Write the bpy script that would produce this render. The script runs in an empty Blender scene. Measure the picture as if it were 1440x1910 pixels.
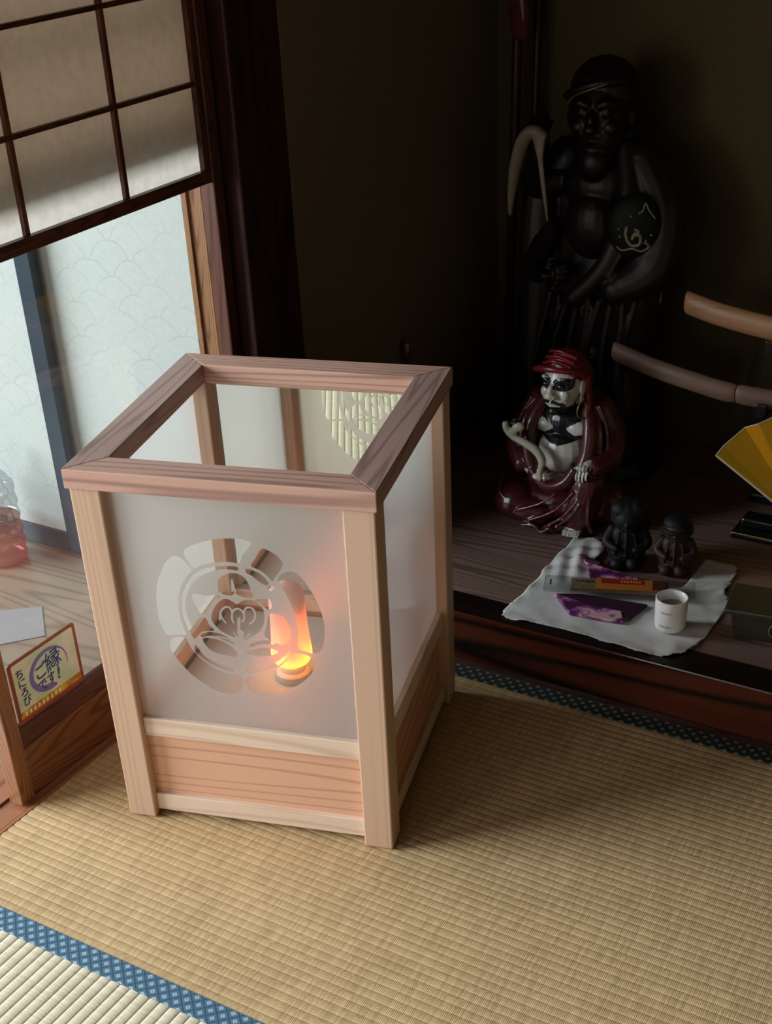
import bpy, bmesh, math, random
import numpy as np
from mathutils import Vector, Matrix

random.seed(4)
rng = np.random.default_rng(4)
SC = bpy.context.scene
COL = SC.collection

# ------------------------------------------------------------------ camera, light, exposure
cam_d = bpy.data.cameras.new('camera')
cam = bpy.data.objects.new('camera', cam_d); COL.objects.link(cam)
R_ = Vector((0.85916381, 0.5100371, -0.04122742))
U_ = Vector((-0.25243754, 0.49255645, 0.83286459))
F_ = Vector((-0.44509868, 0.70515977, -0.55193919))
cam.matrix_world = Matrix(((R_.x, U_.x, -F_.x, 0.86686447), (R_.y, U_.y, -F_.y, -1.34822965),
                           (R_.z, U_.z, -F_.z, 1.3691542), (0, 0, 0, 1)))
cam_d.sensor_fit = 'VERTICAL'; cam_d.sensor_height = 24.0
cam_d.lens = 2524.974 * 24.0 / 1910
cam_d.shift_x = -(734.267 - 720) / 1910
cam_d.shift_y = (1275.81 - 955) / 1910
cam_d.clip_start = 0.02
SC.camera = cam

SC.view_settings.view_transform = 'Standard'
SC.view_settings.look = 'None'
SC.view_settings.gamma = 1.0
SC.view_settings.use_curve_mapping = False
SC.view_settings.exposure = 0.38
SC.cycles.use_denoising = True
SC.cycles.max_bounces = 10
SC.cycles.transparent_max_bounces = 12
SC.cycles.transmission_bounces = 8
SC.cycles.sample_clamp_indirect = 4.0
SC.cycles.caustics_reflective = False
SC.cycles.caustics_refractive = True
SC.cycles.blur_glossy = 1.0

world = bpy.data.worlds.new('world'); SC.world = world; world.use_nodes = True
world.node_tree.nodes['Background'].inputs[0].default_value = (0.75, 0.85, 1.0, 1)
world.node_tree.nodes['Background'].inputs[1].default_value = 0.3

def area(name, loc, target, sx, sy, power, color, spread=180):
    d = bpy.data.lights.new(name, 'AREA'); d.shape = 'RECTANGLE'; d.size = sx; d.size_y = sy
    d.energy = power; d.color = color; d.spread = math.radians(spread)
    o = bpy.data.objects.new(name, d); COL.objects.link(o)
    o.location = loc
    o.rotation_euler = (Vector(target) - Vector(loc)).to_track_quat('-Z', 'Y').to_euler()
    return o
# daylight through the veranda window (left), plus two added fills behind the viewer
area('veranda_daylight', (-3.7, -1.9, 1.75), (-.3, -.5, 0.3), 3.4, 2.0, 330, (0.87, 0.95, 1.0))
area('room_fill', (0.2, -2.98, 1.35), (0.1, 0, 0.9), 1.6, 1.1, 3.5, (1.0, 0.94, 0.88))  # weak fill added behind the viewer for ambient light
area('veranda_end_fill', (-1.22, -3.35, 1.05), (-.6, 0, 0.6), 0.95, 1.5, 15, (1.0, 0.96, 0.92))  # fill added at the veranda's near end to grade the alcove wall

# ------------------------------------------------------------------ node helper
class E:
    """a node socket with arithmetic"""
    def __init__(s, t, v): s.t = t; s.v = v
    def _m(s, op, b=None, c=None, clamp=False):
        n = s.t.nodes.new('ShaderNodeMath'); n.operation = op; n.use_clamp = clamp
        for i, x in enumerate((s, b, c)):
            if x is None: continue
            if isinstance(x, E):
                if isinstance(x.v, (int, float)): n.inputs[i].default_value = x.v
                else: s.t.links.new(x.v, n.inputs[i])
            else: n.inputs[i].default_value = x
        return E(s.t, n.outputs[0])
    def __add__(s, b): return s._m('ADD', b)
    __radd__ = __add__
    def __mul__(s, b): return s._m('MULTIPLY', b)
    __rmul__ = __mul__
    def __sub__(s, b): return s._m('SUBTRACT', b)
    def __rsub__(s, b): return E(s.t, b)._m('SUBTRACT', s) if False else (s * -1.0) + b
    def __truediv__(s, b): return s._m('DIVIDE', b)
    def fract(s): return s._m('FRACT')
    def floor(s): return s._m('FLOOR')
    def abs(s): return s._m('ABSOLUTE')
    def sin(s): return s._m('SINE')
    def sqrt(s): return s._m('SQRT')
    def pow(s, p): return s._m('POWER', p)
    def gt(s, b): return s._m('GREATER_THAN', b)
    def lt(s, b): return s._m('LESS_THAN', b)
    def min(s, b): return s._m('MINIMUM', b)
    def max(s, b): return s._m('MAXIMUM', b)
    def mod(s, b): return s._m('FLOORED_MODULO', b)
    def clamp(s): return s._m('ADD', 0.0, clamp=True)
    def step(s, a, b):
        n = s.t.nodes.new('ShaderNodeMapRange'); n.interpolation_type = 'SMOOTHSTEP'
        s.t.links.new(s.v, n.inputs[0]); n.inputs[1].default_value = a; n.inputs[2].default_value = b
        return E(s.t, n.outputs[0])

def col(h):
    """sRGB hex to linear rgba"""
    h = h.lstrip('#'); c = [int(h[i:i+2], 16) / 255 for i in (0, 2, 4)]
    return tuple((x / 12.92 if x <= .04045 else ((x + .055) / 1.055) ** 2.4) for x in c) + (1.0,)

class MatB:
    def __init__(s, name):
        s.m = bpy.data.materials.new(name); s.m.use_nodes = True
        s.t = s.m.node_tree; s.n = s.t.nodes
        s.bsdf = s.n['Principled BSDF']; s.out = s.n['Material Output']
    def coord(s, kind='Object'):
        n = s.n.new('ShaderNodeTexCoord'); return n.outputs[kind]
    def xyz(s, kind='Object'):
        n = s.n.new('ShaderNodeSeparateXYZ'); s.t.links.new(s.coord(kind), n.inputs[0])
        return [E(s.t, n.outputs[i]) for i in range(3)]
    def comb(s, x, y, z):
        n = s.n.new('ShaderNodeCombineXYZ')
        for i, v in enumerate((x, y, z)):
            if isinstance(v, E): s.t.links.new(v.v, n.inputs[i])
            else: n.inputs[i].default_value = v
        return n.outputs[0]
    def mapped(s, scale, kind='Object', loc=(0, 0, 0)):
        n = s.n.new('ShaderNodeMapping'); s.t.links.new(s.coord(kind), n.inputs[0])
        n.inputs['Scale'].default_value = scale; n.inputs['Location'].default_value = loc
        return n.outputs[0]
    def noise(s, vec, scale=1, detail=3, rough=.5, dist=0.0):
        n = s.n.new('ShaderNodeTexNoise'); s.t.links.new(vec, n.inputs['Vector'])
        n.inputs['Scale'].default_value = scale; n.inputs['Detail'].default_value = detail
        n.inputs['Roughness'].default_value = rough; n.inputs['Distortion'].default_value = dist
        return E(s.t, n.outputs[0])
    def mix(s, f, a, b):
        n = s.n.new('ShaderNodeMix'); n.data_type = 'RGBA'; n.clamp_factor = True
        if isinstance(f, E): s.t.links.new(f.v, n.inputs[0])
        else: n.inputs[0].default_value = f
        for i, v in ((6, a), (7, b)):
            if isinstance(v, tuple): n.inputs[i].default_value = v
            else: s.t.links.new(v, n.inputs[i])
        return n.outputs[2]
    def base(s, c):
        if isinstance(c, tuple): s.bsdf.inputs['Base Color'].default_value = c
        else: s.t.links.new(c, s.bsdf.inputs['Base Color'])
    def set(s, **k):
        for a, v in k.items():
            i = s.bsdf.inputs[a.replace('_', ' ')]
            if isinstance(v, E): s.t.links.new(v.v, i)
            else: i.default_value = v
    def bump(s, h, strength=.3, dist=.001):
        n = s.n.new('ShaderNodeBump'); n.inputs['Strength'].default_value = strength
        n.inputs['Distance'].default_value = dist
        s.t.links.new(h.v, n.inputs['Height']); s.t.links.new(n.outputs[0], s.bsdf.inputs['Normal'])

def plain(name, h, rough=.6, noise=.0, spec=.5, metal=0.0, scale=30, bump=0.0):
    b = MatB(name); c = col(h)
    if noise:
        d = tuple(x * (1 - noise) for x in c[:3]) + (1,)
        f = b.noise(b.coord(), scale, 4)
        b.base(b.mix(f.step(.3, .7), d, c))
        if bump: b.bump(f, bump, .002)
    else: b.base(c)
    b.set(Roughness=rough, Metallic=metal, Specular_IOR_Level=spec)
    return b.m

def wood(name, light, dark, axis=0, lines=26, width=9.0, rough=.55, contrast=1.0, loc=(0, 0, 0), spec=.4, bump=.15, streak=.35, coat=0.0, stretch=.09, thin=.55):
    """flat-sawn timber: growth rings as contour lines of a stretched noise, fine fibres, slow colour drift"""
    b = MatB(name); sc = [width, width, width]; sc[axis] = width * stretch
    v = b.mapped(tuple(sc), loc=loc)
    n = b.noise(v, 1.0, 1.5, .4)
    ring = ((n * float(lines)).fract() - .5).abs() * 2.0            # 0 at a ring line
    ringd = 1.0 - ring.step(.0, thin)
    fs = [420.0] * 3; fs[axis] = 9.0
    fib = b.noise(b.mapped(tuple(fs)), 1.0, 3, .6)
    drift = b.noise(b.mapped(tuple(x * .5 for x in sc)), 1.0, 2)
    f = (ringd * (.75 * contrast) + (fib - .5) * streak + (drift - .5) * .5).clamp()
    b.base(b.mix(f, col(light), col(dark)))
    b.set(Roughness=rough, Specular_IOR_Level=spec, Coat_Weight=coat, Coat_Roughness=.12)
    b.bump(ringd * .5 + fib * .5, bump, .0006)
    return b.m

# ------------------------------------------------------------------ geometry helper
class G:
    def __init__(s): s.v = []; s.f = []
    def add(s, v, f):
        o = len(s.v); s.v += [tuple(p) for p in v]; s.f += [tuple(i + o for i in q) for q in f]; return s
    def box(s, x0, x1, y0, y1, z0, z1):
        v = [(x, y, z) for z in (z0, z1) for y in (y0, y1) for x in (x0, x1)]
        return s.add(v, [(0, 2, 3, 1), (4, 5, 7, 6), (0, 1, 5, 4), (2, 6, 7, 3), (0, 4, 6, 2), (1, 3, 7, 5)])
    def tube(s, path, rad, n=12, squash=1.0, closed_path=False):
        P = [Vector(p) for p in path]; m = len(P)
        if not hasattr(rad, '__len__'): rad = [rad] * m
        up = None; v = []; f = []
        for i in range(m):
            if closed_path: t = (P[(i + 1) % m] - P[i - 1]).normalized()
            else: t = (P[min(i + 1, m - 1)] - P[max(i - 1, 0)]).normalized()
            if up is None:
                up = Vector((0, 0, 1)) if abs(t.z) < .9 else Vector((0, 1, 0))
            a = t.cross(up).normalized(); up2 = a.cross(t).normalized(); up = up2
            for k in range(n):
                an = 2 * math.pi * k / n
                v.append(P[i] + a * (math.cos(an) * rad[i]) + up2 * (math.sin(an) * rad[i] * squash))
        rings = m if closed_path else m - 1
        for i in range(rings):
            for k in range(n):
                a0 = i * n + k; a1 = i * n + (k + 1) % n; b0 = ((i + 1) % m) * n + k; b1 = ((i + 1) % m) * n + (k + 1) % n
                f.append((a0, b0, b1, a1))
        if not closed_path:
            f.append(tuple(range(n))); f.append(tuple((m - 1) * n + k for k in reversed(range(n))))
        return s.add(v, f)
    def lathe(s, prof, n=32, c=(0, 0, 0), sy=1.0):
        v = []; f = []; m = len(prof)
        for (r, z) in prof:
            for k in range(n):
                an = 2 * math.pi * k / n
                v.append((c[0] + r * math.cos(an), c[1] + r * sy * math.sin(an), c[2] + z))
        for i in range(m - 1):
            for k in range(n):
                f.append((i * n + k, i * n + (k + 1) % n, (i + 1) * n + (k + 1) % n, (i + 1) * n + k))
        f.append(tuple(reversed(range(n)))); f.append(tuple((m - 1) * n + k for k in range(n)))
        return s.add(v, f)
    def ell(s, c, r, rot=None, n=20, m=12):
        v = []; f = []; M = rot or Matrix.Identity(3)
        c = Vector(c)
        v.append(c + M @ Vector((0, 0, -r[2])))
        for i in range(1, m):
            ph = -math.pi / 2 + math.pi * i / m
            for k in range(n):
                an = 2 * math.pi * k / n
                v.append(c + M @ Vector((r[0] * math.cos(ph) * math.cos(an), r[1] * math.cos(ph) * math.sin(an), r[2] * math.sin(ph))))
        v.append(c + M @ Vector((0, 0, r[2])))
        for k in range(n): f.append((0, 1 + (k + 1) % n, 1 + k))
        for i in range(m - 2):
            for k in range(n):
                a = 1 + i * n + k; b = 1 + i * n + (k + 1) % n
                f.append((a, b, b + n, a + n))
        l = 1 + (m - 1) * n; o = 1 + (m - 2) * n
        for k in range(n): f.append((o + k, o + (k + 1) % n, l))
        return s.add(v, f)
    def prism(s, poly, z0, z1, xf=None):
        n = len(poly); xf = xf or (lambda x, y, z: (x, y, z))
        v = [xf(x, y, z0) for x, y in poly] + [xf(x, y, z1) for x, y in poly]
        f = [tuple(reversed(range(n))), tuple(range(n, 2 * n))] + [(i, (i + 1) % n, n + (i + 1) % n, n + i) for i in range(n)]
        return s.add(v, f)

def smoothpath(pts, k=6):
    """Catmull-Rom through the points"""
    P = [Vector(p) for p in pts]; out = []
    for i in range(len(P) - 1):
        a, b, c, d = P[max(i - 1, 0)], P[i], P[i + 1], P[min(i + 2, len(P) - 1)]
        for j in range(k):
            t = j / k
            out.append(.5 * ((2 * b) + (c - a) * t + (2 * a - 5 * b + 4 * c - d) * t * t + (3 * b - a - 3 * c + d) * t ** 3))
    out.append(P[-1]); return out
def lerpl(vals, m):
    return [float(np.interp(i / (m - 1), np.linspace(0, 1, len(vals)), vals)) for i in range(m)]

def obj(name, g, mat, parent=None, loc=None, bevel=0.0, smooth=False, kind=None, label=None, rot=None, subd=0, seg=2):
    me = bpy.data.meshes.new(name); me.from_pydata([tuple(p) for p in g.v], [], g.f)
    bm = bmesh.new(); bm.from_mesh(me); bmesh.ops.recalc_face_normals(bm, faces=bm.faces); bm.to_mesh(me); bm.free()
    me.materials.append(mat)
    o = bpy.data.objects.new(name, me); COL.objects.link(o)
    if parent: o.parent = parent
    if loc: o.location = loc
    if rot: o.rotation_euler = rot
    if smooth:
        for p in me.polygons: p.use_smooth = True
    if bevel:
        md = o.modifiers.new('bevel', 'BEVEL'); md.width = bevel; md.segments = seg; md.limit_method = 'ANGLE'
    if subd:
        md = o.modifiers.new('subd', 'SUBSURF'); md.levels = subd; md.render_levels = subd
    if kind: o['kind'] = kind
    if label: o['label'] = label
    return o
def thing(name, label, cat, loc=(0, 0, 0), rz=0.0, group=None, kind=None):
    o = bpy.data.objects.new(name, None); COL.objects.link(o); o.location = loc; o.rotation_euler = (0, 0, rz)
    o.empty_display_size = .05
    o['label'] = label
    if cat: o['category'] = cat
    if group: o['group'] = group
    if kind: o['kind'] = kind
    return o
def tag(o, label, cat, group=None):
    o['label'] = label; o['category'] = cat
    if group: o['group'] = group
    return o

def sculpt(name, g, mat, parent=None, loc=None, voxel=.003, smooth=4, paint=None, factor=.5, disp=None):
    """fuse overlapping closed shapes into one continuous skin, relax it, and bake the result"""
    o = obj(name + '_tmp', g, mat)
    md = o.modifiers.new('r', 'REMESH'); md.mode = 'VOXEL'; md.voxel_size = voxel; md.use_smooth_shade = True
    ms = o.modifiers.new('s', 'SMOOTH'); ms.iterations = smooth; ms.factor = factor
    bpy.context.view_layer.update()
    dg = bpy.context.evaluated_depsgraph_get()
    me = bpy.data.meshes.new_from_object(o.evaluated_get(dg), depsgraph=dg)
    bpy.data.objects.remove(o)
    me.name = name; me.materials.clear(); me.materials.append(mat)
    for p in me.polygons: p.use_smooth = True
    n = len(me.vertices)
    co = np.empty(n * 3, np.float32); me.vertices.foreach_get('co', co); co = co.reshape(n, 3)
    if disp is not None:
        nr = np.empty(n * 3, np.float32); me.vertices.foreach_get('normal', nr)
        co = co + nr.reshape(n, 3) * disp(co)[:, None]
        me.vertices.foreach_set('co', co.astype(np.float32).ravel()); me.update()
    if paint is not None:
        a = me.attributes.new('paint', 'FLOAT', 'POINT'); a.data.foreach_set('value', paint(co).astype(np.float32))
    r = bpy.data.objects.new(name, me); COL.objects.link(r)
    if parent: r.parent = parent
    if loc: r.location = loc
    return r

def painted(name, c0, c1, rough=.35, spec=.5, coat=.3, noise=.15):
    """two glaze colours divided by the painted line stored on the figure"""
    b = MatB(name); a = b.n.new('ShaderNodeAttribute'); a.attribute_name = 'paint'
    f = E(b.t, a.outputs['Fac'])
    nz = b.noise(b.coord(), 60, 4)
    f = (f + (nz - .5) * noise).step(.35, .65)
    b.base(b.mix(f, col(c0), col(c1))); b.set(Roughness=rough, Specular_IOR_Level=spec, Coat_Weight=coat, Coat_Roughness=.15)
    return b.m

def text(name, body, size, mat, parent, M, extrude=.0002, squeeze=1.0, bold=0.0):
    cu = bpy.data.curves.new(name, 'FONT'); cu.body = body; cu.size = size; cu.extrude = extrude
    cu.align_x = 'CENTER'; cu.align_y = 'CENTER'; cu.offset = bold
    t = bpy.data.objects.new(name, cu); COL.objects.link(t)
    bpy.context.view_layer.update()
    dg = bpy.context.evaluated_depsgraph_get()
    me = bpy.data.meshes.new_from_object(t.evaluated_get(dg), depsgraph=dg)
    bpy.data.objects.remove(t)
    me.transform(Matrix.Diagonal((squeeze, 1, 1, 1))); me.transform(M)
    me.materials.clear(); me.materials.append(mat)
    o = bpy.data.objects.new(name, me); COL.objects.link(o); o.parent = parent
    return o

# ------------------------------------------------------------------ materials of the room
def tatami_mat(name, c1, c2, ribdir, pitch, strand):
    """woven rush: fine strands lying across the ribs, each strand its own tone"""
    b = MatB(name); x, y, z = b.xyz()
    along, across = (x, y) if ribdir == 'x' else (y, x)
    row = (across * (1 / pitch)).floor()
    sx = along * (1 / strand) + row * .37
    wn = b.n.new('ShaderNodeTexWhiteNoise'); wn.noise_dimensions = '2D'
    b.t.links.new(b.comb(sx.floor(), (row * .5).floor() * 3.0 + ((sx * .21).floor()), 0.0), wn.inputs[0])
    tone = E(b.t, wn.outputs[0])
    prof = ((sx.fract() - .5).abs() * 2.0)
    sc = (900.0, 60.0, 60.0) if ribdir == 'x' else (60.0, 900.0, 60.0)
    fine = b.noise(b.mapped(sc), 1.0, 2)
    slow = b.noise(b.coord(), 9.0, 3)
    f = (tone * .42 + fine * .35 + slow * .35).clamp()
    b.base(b.mix(f, col(c2), col(c1)))
    b.set(Roughness=.62, Specular_IOR_Level=.35)
    b.bump((1.0 - prof) * .6 + fine * .4, .55, .0007)
    return b.m
def heri_mat(name, ground, lattice, motif):
    """cloth edging: diagonal lattice with a small pale motif in each cell"""
    b = MatB(name); x, y, z = b.xyz(); p = 1 / .0205
    a = (x + y) * p; c = (x - y) * p
    da = (a.fract() - .5).abs(); dc = (c.fract() - .5).abs()
    lat = da.max(dc).step(.40, .46)
    line2 = ((da.max(dc) - .34).abs() * -1.0 + .03).gt(0)
    sq = da.max(dc).lt(.2); hole = da.max(dc).lt(.06)
    grain = b.noise(b.coord(), 900, 2)
    c1 = b.mix(lat, col(ground), col(lattice))
    c2 = b.mix(sq * (1.0 - hole) * (grain * .5 + .6), c1, col(motif))
    b.base(c2); b.set(Roughness=.75); b.bump(sq + grain * .6, .3, .0004)
    return b.m

M_tat = tatami_mat('rush_weave', 'd8b889', '9a7e55', 'x', .0152, .0026)
M_tat2 = tatami_mat('rush_weave_pale', 'e6dcc2', 'bfb190', 'y', .0175, .0022)
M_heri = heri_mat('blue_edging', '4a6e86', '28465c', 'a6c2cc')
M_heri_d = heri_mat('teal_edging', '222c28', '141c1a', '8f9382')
M_dark = wood('dark_door_wood', '5a3020', '2c140c', 2, 22, 14, .42, bump=.12)
M_darkh = wood('dark_door_wood_level', '5a3020', '2c140c', 1, 22, 14, .42, bump=.12)
M_lat = wood('lattice_wood', '6a3b28', '3a1c12', 2, 16, 16, .45)
M_lath = wood('lattice_wood_level', '502b1e', '2c150d', 1, 16, 16, .45)
M_stile = wood('honey_stile_wood', '94603c', '60381f', 2, 30, 14, .38, coat=.2)
M_raild = wood('door_rail_wood', '80502f', '4c2a18', 1, 20, 12, .4, coat=.15)
M_sill = wood('sill_wood', '9a6444', '5f3a26', 1, 18, 10, .4, coat=.15)
M_col = wood('pillar_wood', '3b1a12', '1c0b07', 2, 14, 8, .4, spec=.3)
M_jamb = wood('jamb_wood', '8f643e', '573822', 2, 26, 16, .45)
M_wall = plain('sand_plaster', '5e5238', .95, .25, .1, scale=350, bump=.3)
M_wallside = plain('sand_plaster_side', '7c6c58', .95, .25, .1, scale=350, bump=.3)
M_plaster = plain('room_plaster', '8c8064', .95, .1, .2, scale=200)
M_ceil = wood('ceiling_boards', '5e4430', '3a2818', 0, 20, 4, .6)
M_alcfl = wood('alcove_floor_wood', '83695e', '463530', 0, 30, 7, .34, coat=.1, contrast=.9)
M_kam = wood('alcove_beam_wood', '562414', '0d0504', 0, 9, 5, .3, spec=.4, coat=.35, contrast=1.3, streak=.2)
M_kamtop = wood('alcove_beam_lacquer', '1c0e0a', '0c0504', 0, 9, 5, .4, spec=.3)
M_trimx = wood('floor_trim_wood', '4a322a', '2c1b16', 0, 14, 9, .5)
M_eng = wood('veranda_floor_wood', '8e7a68', '6c5848', 0, 24, 5, .33, coat=.25, streak=.25)
M_ffr = plain('fusuma_lacquer', '26333e', .35, .1, .5, scale=60)
M_ext = plain('outer_wall', 'b8b2a4', .9)

def paper_mat(name, h, trans=.55):
    b = MatB(name); c = col(h)
    fib = b.noise(b.mapped((60, 60, 60)), 1.0, 5, .65)
    cc = b.mix(fib.step(.25, .75), tuple(v * .9 for v in c[:3]) + (1,), c)
    d = b.n.new('ShaderNodeBsdfDiffuse'); t = b.n.new('ShaderNodeBsdfTranslucent')
    b.t.links.new(cc, d.inputs[0]); b.t.links.new(cc, t.inputs[0])
    m = b.n.new('ShaderNodeMixShader'); m.inputs[0].default_value = trans
    b.t.links.new(d.outputs[0], m.inputs[1]); b.t.links.new(t.outputs[0], m.inputs[2])
    b.t.links.new(m.outputs[0], b.out.inputs[0]); return b.m
M_paper = paper_mat('shoji_paper', 'efebe4', .62)
M_paper2 = paper_mat('shading_paper', 'e2d4c6', .64)

def schlick(b, f0):
    """pane reflectance, the same from both faces"""
    lw = b.n.new('ShaderNodeLayerWeight'); lw.inputs[0].default_value = .5
    return E(b.t, lw.outputs['Facing']).pow(5.0) * (1 - f0) + f0
def glass_mat(name, tint=(1, 1, 1, 1), ior=1.45, gain=1.0):
    b = MatB(name)
    tr = b.n.new('ShaderNodeBsdfTransparent'); tr.inputs[0].default_value = tint
    gl = b.n.new('ShaderNodeBsdfGlossy'); gl.inputs['Roughness'].default_value = .02
    f = (schlick(b, ((ior - 1) / (ior + 1)) ** 2) * gain).clamp()
    m = b.n.new('ShaderNodeMixShader'); b.t.links.new(f.v, m.inputs[0])
    b.t.links.new(tr.outputs[0], m.inputs[1]); b.t.links.new(gl.outputs[0], m.inputs[2])
    b.t.links.new(m.outputs[0], b.out.inputs[0]); return b.m
M_glass = glass_mat('door_glass', (.96, .97, .96, 1))

def seigaiha():
    """printed paper: faint overlapping wave scales"""
    b = MatB('wave_paper'); x, y, z = b.xyz(); R = .052; h = R * .62
    nz = b.noise(b.mapped((9, 9, 9)), 1.0, 2)
    x = x + (nz - .5) * .03; z = z + (nz - .5) * .05
    j0 = (z * (1 / h)).floor(); line = None; done = None
    for dj in (-2, -1, 0, 1, 2):
        j = j0 + float(dj); xo = j.mod(2.0) * R
        dx = (((x - xo) * (1 / (2 * R)) + .5).fract() - .5) * (2 * R)
        dz = (z - j * h)
        d = (dx * dx + dz * dz).sqrt() * (1 / R)
        inside = d.lt(1.0)
        l = 1.0 - ((d - .96).abs()).step(.0, .05)
        l = l.max((1.0 - ((d - .62).abs()).step(.0, .035)) * .35)
        if line is None: line = l * inside; done = inside
        else:
            line = line + l * inside * (1.0 - done); done = done.max(inside)
    patch = b.noise(b.mapped((7, 7, 7), loc=(3, 1, 2)), 1.0, 2).step(.35, .6)
    f = (line * patch * .42).clamp()
    fib = b.noise(b.coord(), 120, 4)
    c = b.mix(fib, col('a4aaa6'), col('b4bab6'))
    b.base(b.mix(f, c, col('8b918e'))); b.set(Roughness=.8); return b.m
M_wave = seigaiha()

# ------------------------------------------------------------------ tatami
def ribbed(x0, x1, y0, y1, z, pitch, along, h=.0011, seg=7):
    g = G(); a0, a1 = (y0, y1) if along == 'x' else (x0, x1)
    n = int(round((a1 - a0) / pitch)) * seg
    prof = []
    for i in range(n + 1):
        t = i / n; a = a0 + (a1 - a0) * t
        ph = (i / seg) % 1.0
        prof.append((a, z - h + h * abs(math.sin(math.pi * ph)) ** .55))
    v = []; f = []
    for a, zz in prof:
        v += [(x0, a, zz), (x1, a, zz)] if along == 'x' else [(a, y0, zz), (a, y1, zz)]
    for i in range(n): f.append((2 * i, 2 * i + 1, 2 * i + 3, 2 * i + 2))
    g.add(v, f)
    g.box(x0, x1, y0, y1, z - .03, z - h - .0004)
    return g
XE = -.575                                                   # edge of the mats along the door track
t = thing('tatami_mat', 'golden woven rush tatami mat carrying the wooden lantern, between the blue and the dark edging', 'tatami mat', (.33, .05, 0))
obj('rush_cover', ribbed(XE - .33, 1.0, -.435, .43, 0, .0152, 'x'), M_tat, t)
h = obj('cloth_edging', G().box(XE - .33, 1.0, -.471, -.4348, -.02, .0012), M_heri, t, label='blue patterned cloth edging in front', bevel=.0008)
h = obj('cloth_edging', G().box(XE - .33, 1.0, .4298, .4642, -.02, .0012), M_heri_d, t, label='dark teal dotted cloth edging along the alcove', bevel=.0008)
t = thing('tatami_mat', 'pale cream tatami mat with broad ribs in the near left corner, beyond the blue edging', 'tatami mat', (.33, -1.0, 0))
obj('rush_cover', ribbed(XE - .33, 1.0, -1.0, .5785, 0, .0175, 'y', h=.0016), M_tat2, t)

# ------------------------------------------------------------------ shell
obj('floor', G().box(-.6, 2.6, -3.0, 1.5, -.08, -.031), M_trimx, kind='structure')
obj('floor_veranda', G().box(-1.8, -.70, -3.0, .62, -.08, -.025), M_eng, kind='structure')
obj('ceiling', G().box(-1.8, 2.6, -3.0, 1.5, 2.35, 2.4), M_ceil, kind='structure')
obj('trim_1', G().box(XE + .001, 1.33, .5145, .5335, -.03, .001), M_trimx, kind='structure', bevel=.001)
obj('trim_2', G().box(-.559, 1.6, .535, .60, -.03, .100), M_kam, kind='structure', bevel=.003)
obj('floor_alcove', G().box(-.559, 1.6, .6005, 1.45, .06, .1005), M_alcfl, kind='structure')
obj('trim_3', G().box(-.559, 1.6, .5355, .600, .1001, .1012), M_kamtop, kind='structure')
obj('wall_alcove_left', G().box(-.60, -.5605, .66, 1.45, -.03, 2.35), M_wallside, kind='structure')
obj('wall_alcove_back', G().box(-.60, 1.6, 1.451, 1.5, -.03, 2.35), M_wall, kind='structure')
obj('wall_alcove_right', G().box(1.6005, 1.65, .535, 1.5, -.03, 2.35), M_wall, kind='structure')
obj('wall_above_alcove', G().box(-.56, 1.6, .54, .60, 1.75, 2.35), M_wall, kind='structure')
obj('trim_4', G().box(-.684, -.5604, .515, .6595, -.03, 2.35), M_col, kind='structure', bevel=.004)
obj('trim_5', G().box(-.56, 1.6, .52, .60, 1.64, 1.75), M_dark, kind='structure')
obj('wall_right', G().box(2.6, 2.65, -3.0, 1.5, -.03, 2.35), M_plaster, kind='structure')
obj('wall_far_right', G().box(1.6505, 2.6, .54, .6, -.03, 2.35), M_plaster, kind='structure')
g = G().box(-.6, 2.6, -3.1, -3.05, -.03, .75).box(-.6, 2.6, -3.1, -3.05, 1.95, 2.35).box(-.6, -.65 + .01, -3.1, -3.05, .75, 1.95).box(1.05, 2.6, -3.1, -3.05, .75, 1.95)
obj('wall_near', g, M_plaster, kind='structure')
g = G().box(-1.86, -1.8, -3.0, -2.55, -.03, 2.35).box(-1.86, -1.8, .42, .62, -.03, 2.35).box(-1.86, -1.8, -2.55, .42, -.03, .12).box(-1.86, -1.8, -2.55, .42, 1.88, 2.35)
obj('wall_outer', g, M_ext, kind='structure')
obj('wall_veranda_near', G().box(-1.8, -.6, -3.1, -3.0, 1.9, 2.35).box(-1.8, -1.74, -3.1, -3.0, -.03, 1.9).box(-.68, -.6, -3.1, -3.0, -.03, 1.9).box(-1.74, -.68, -3.1, -3.0, -.03, .15), M_ext, kind='structure')
obj('wall_veranda_far', G().box(-1.8, -.70, .63, .68, -.08, 2.35), M_ext, kind='structure')
# door track in the floor and lintel
g = G().box(-.585, XE - .0005, -3.0, .514, -.03, .0005).box(-.70, -.632, -3.0, .514, -.03, .0).box(-.632, -.585, -3.0, .514, -.03, -.004)
obj('trim_6', g, M_sill, kind='structure', bevel=.001)
obj('trim_7', G().box(-.69, -.565, -3.0, .514, 1.77, 1.83), M_darkh, kind='structure')
obj('wall_left', G().box(-.66, -.60, -3.0, .514, 1.83, 2.35), M_plaster, kind='structure')

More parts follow.
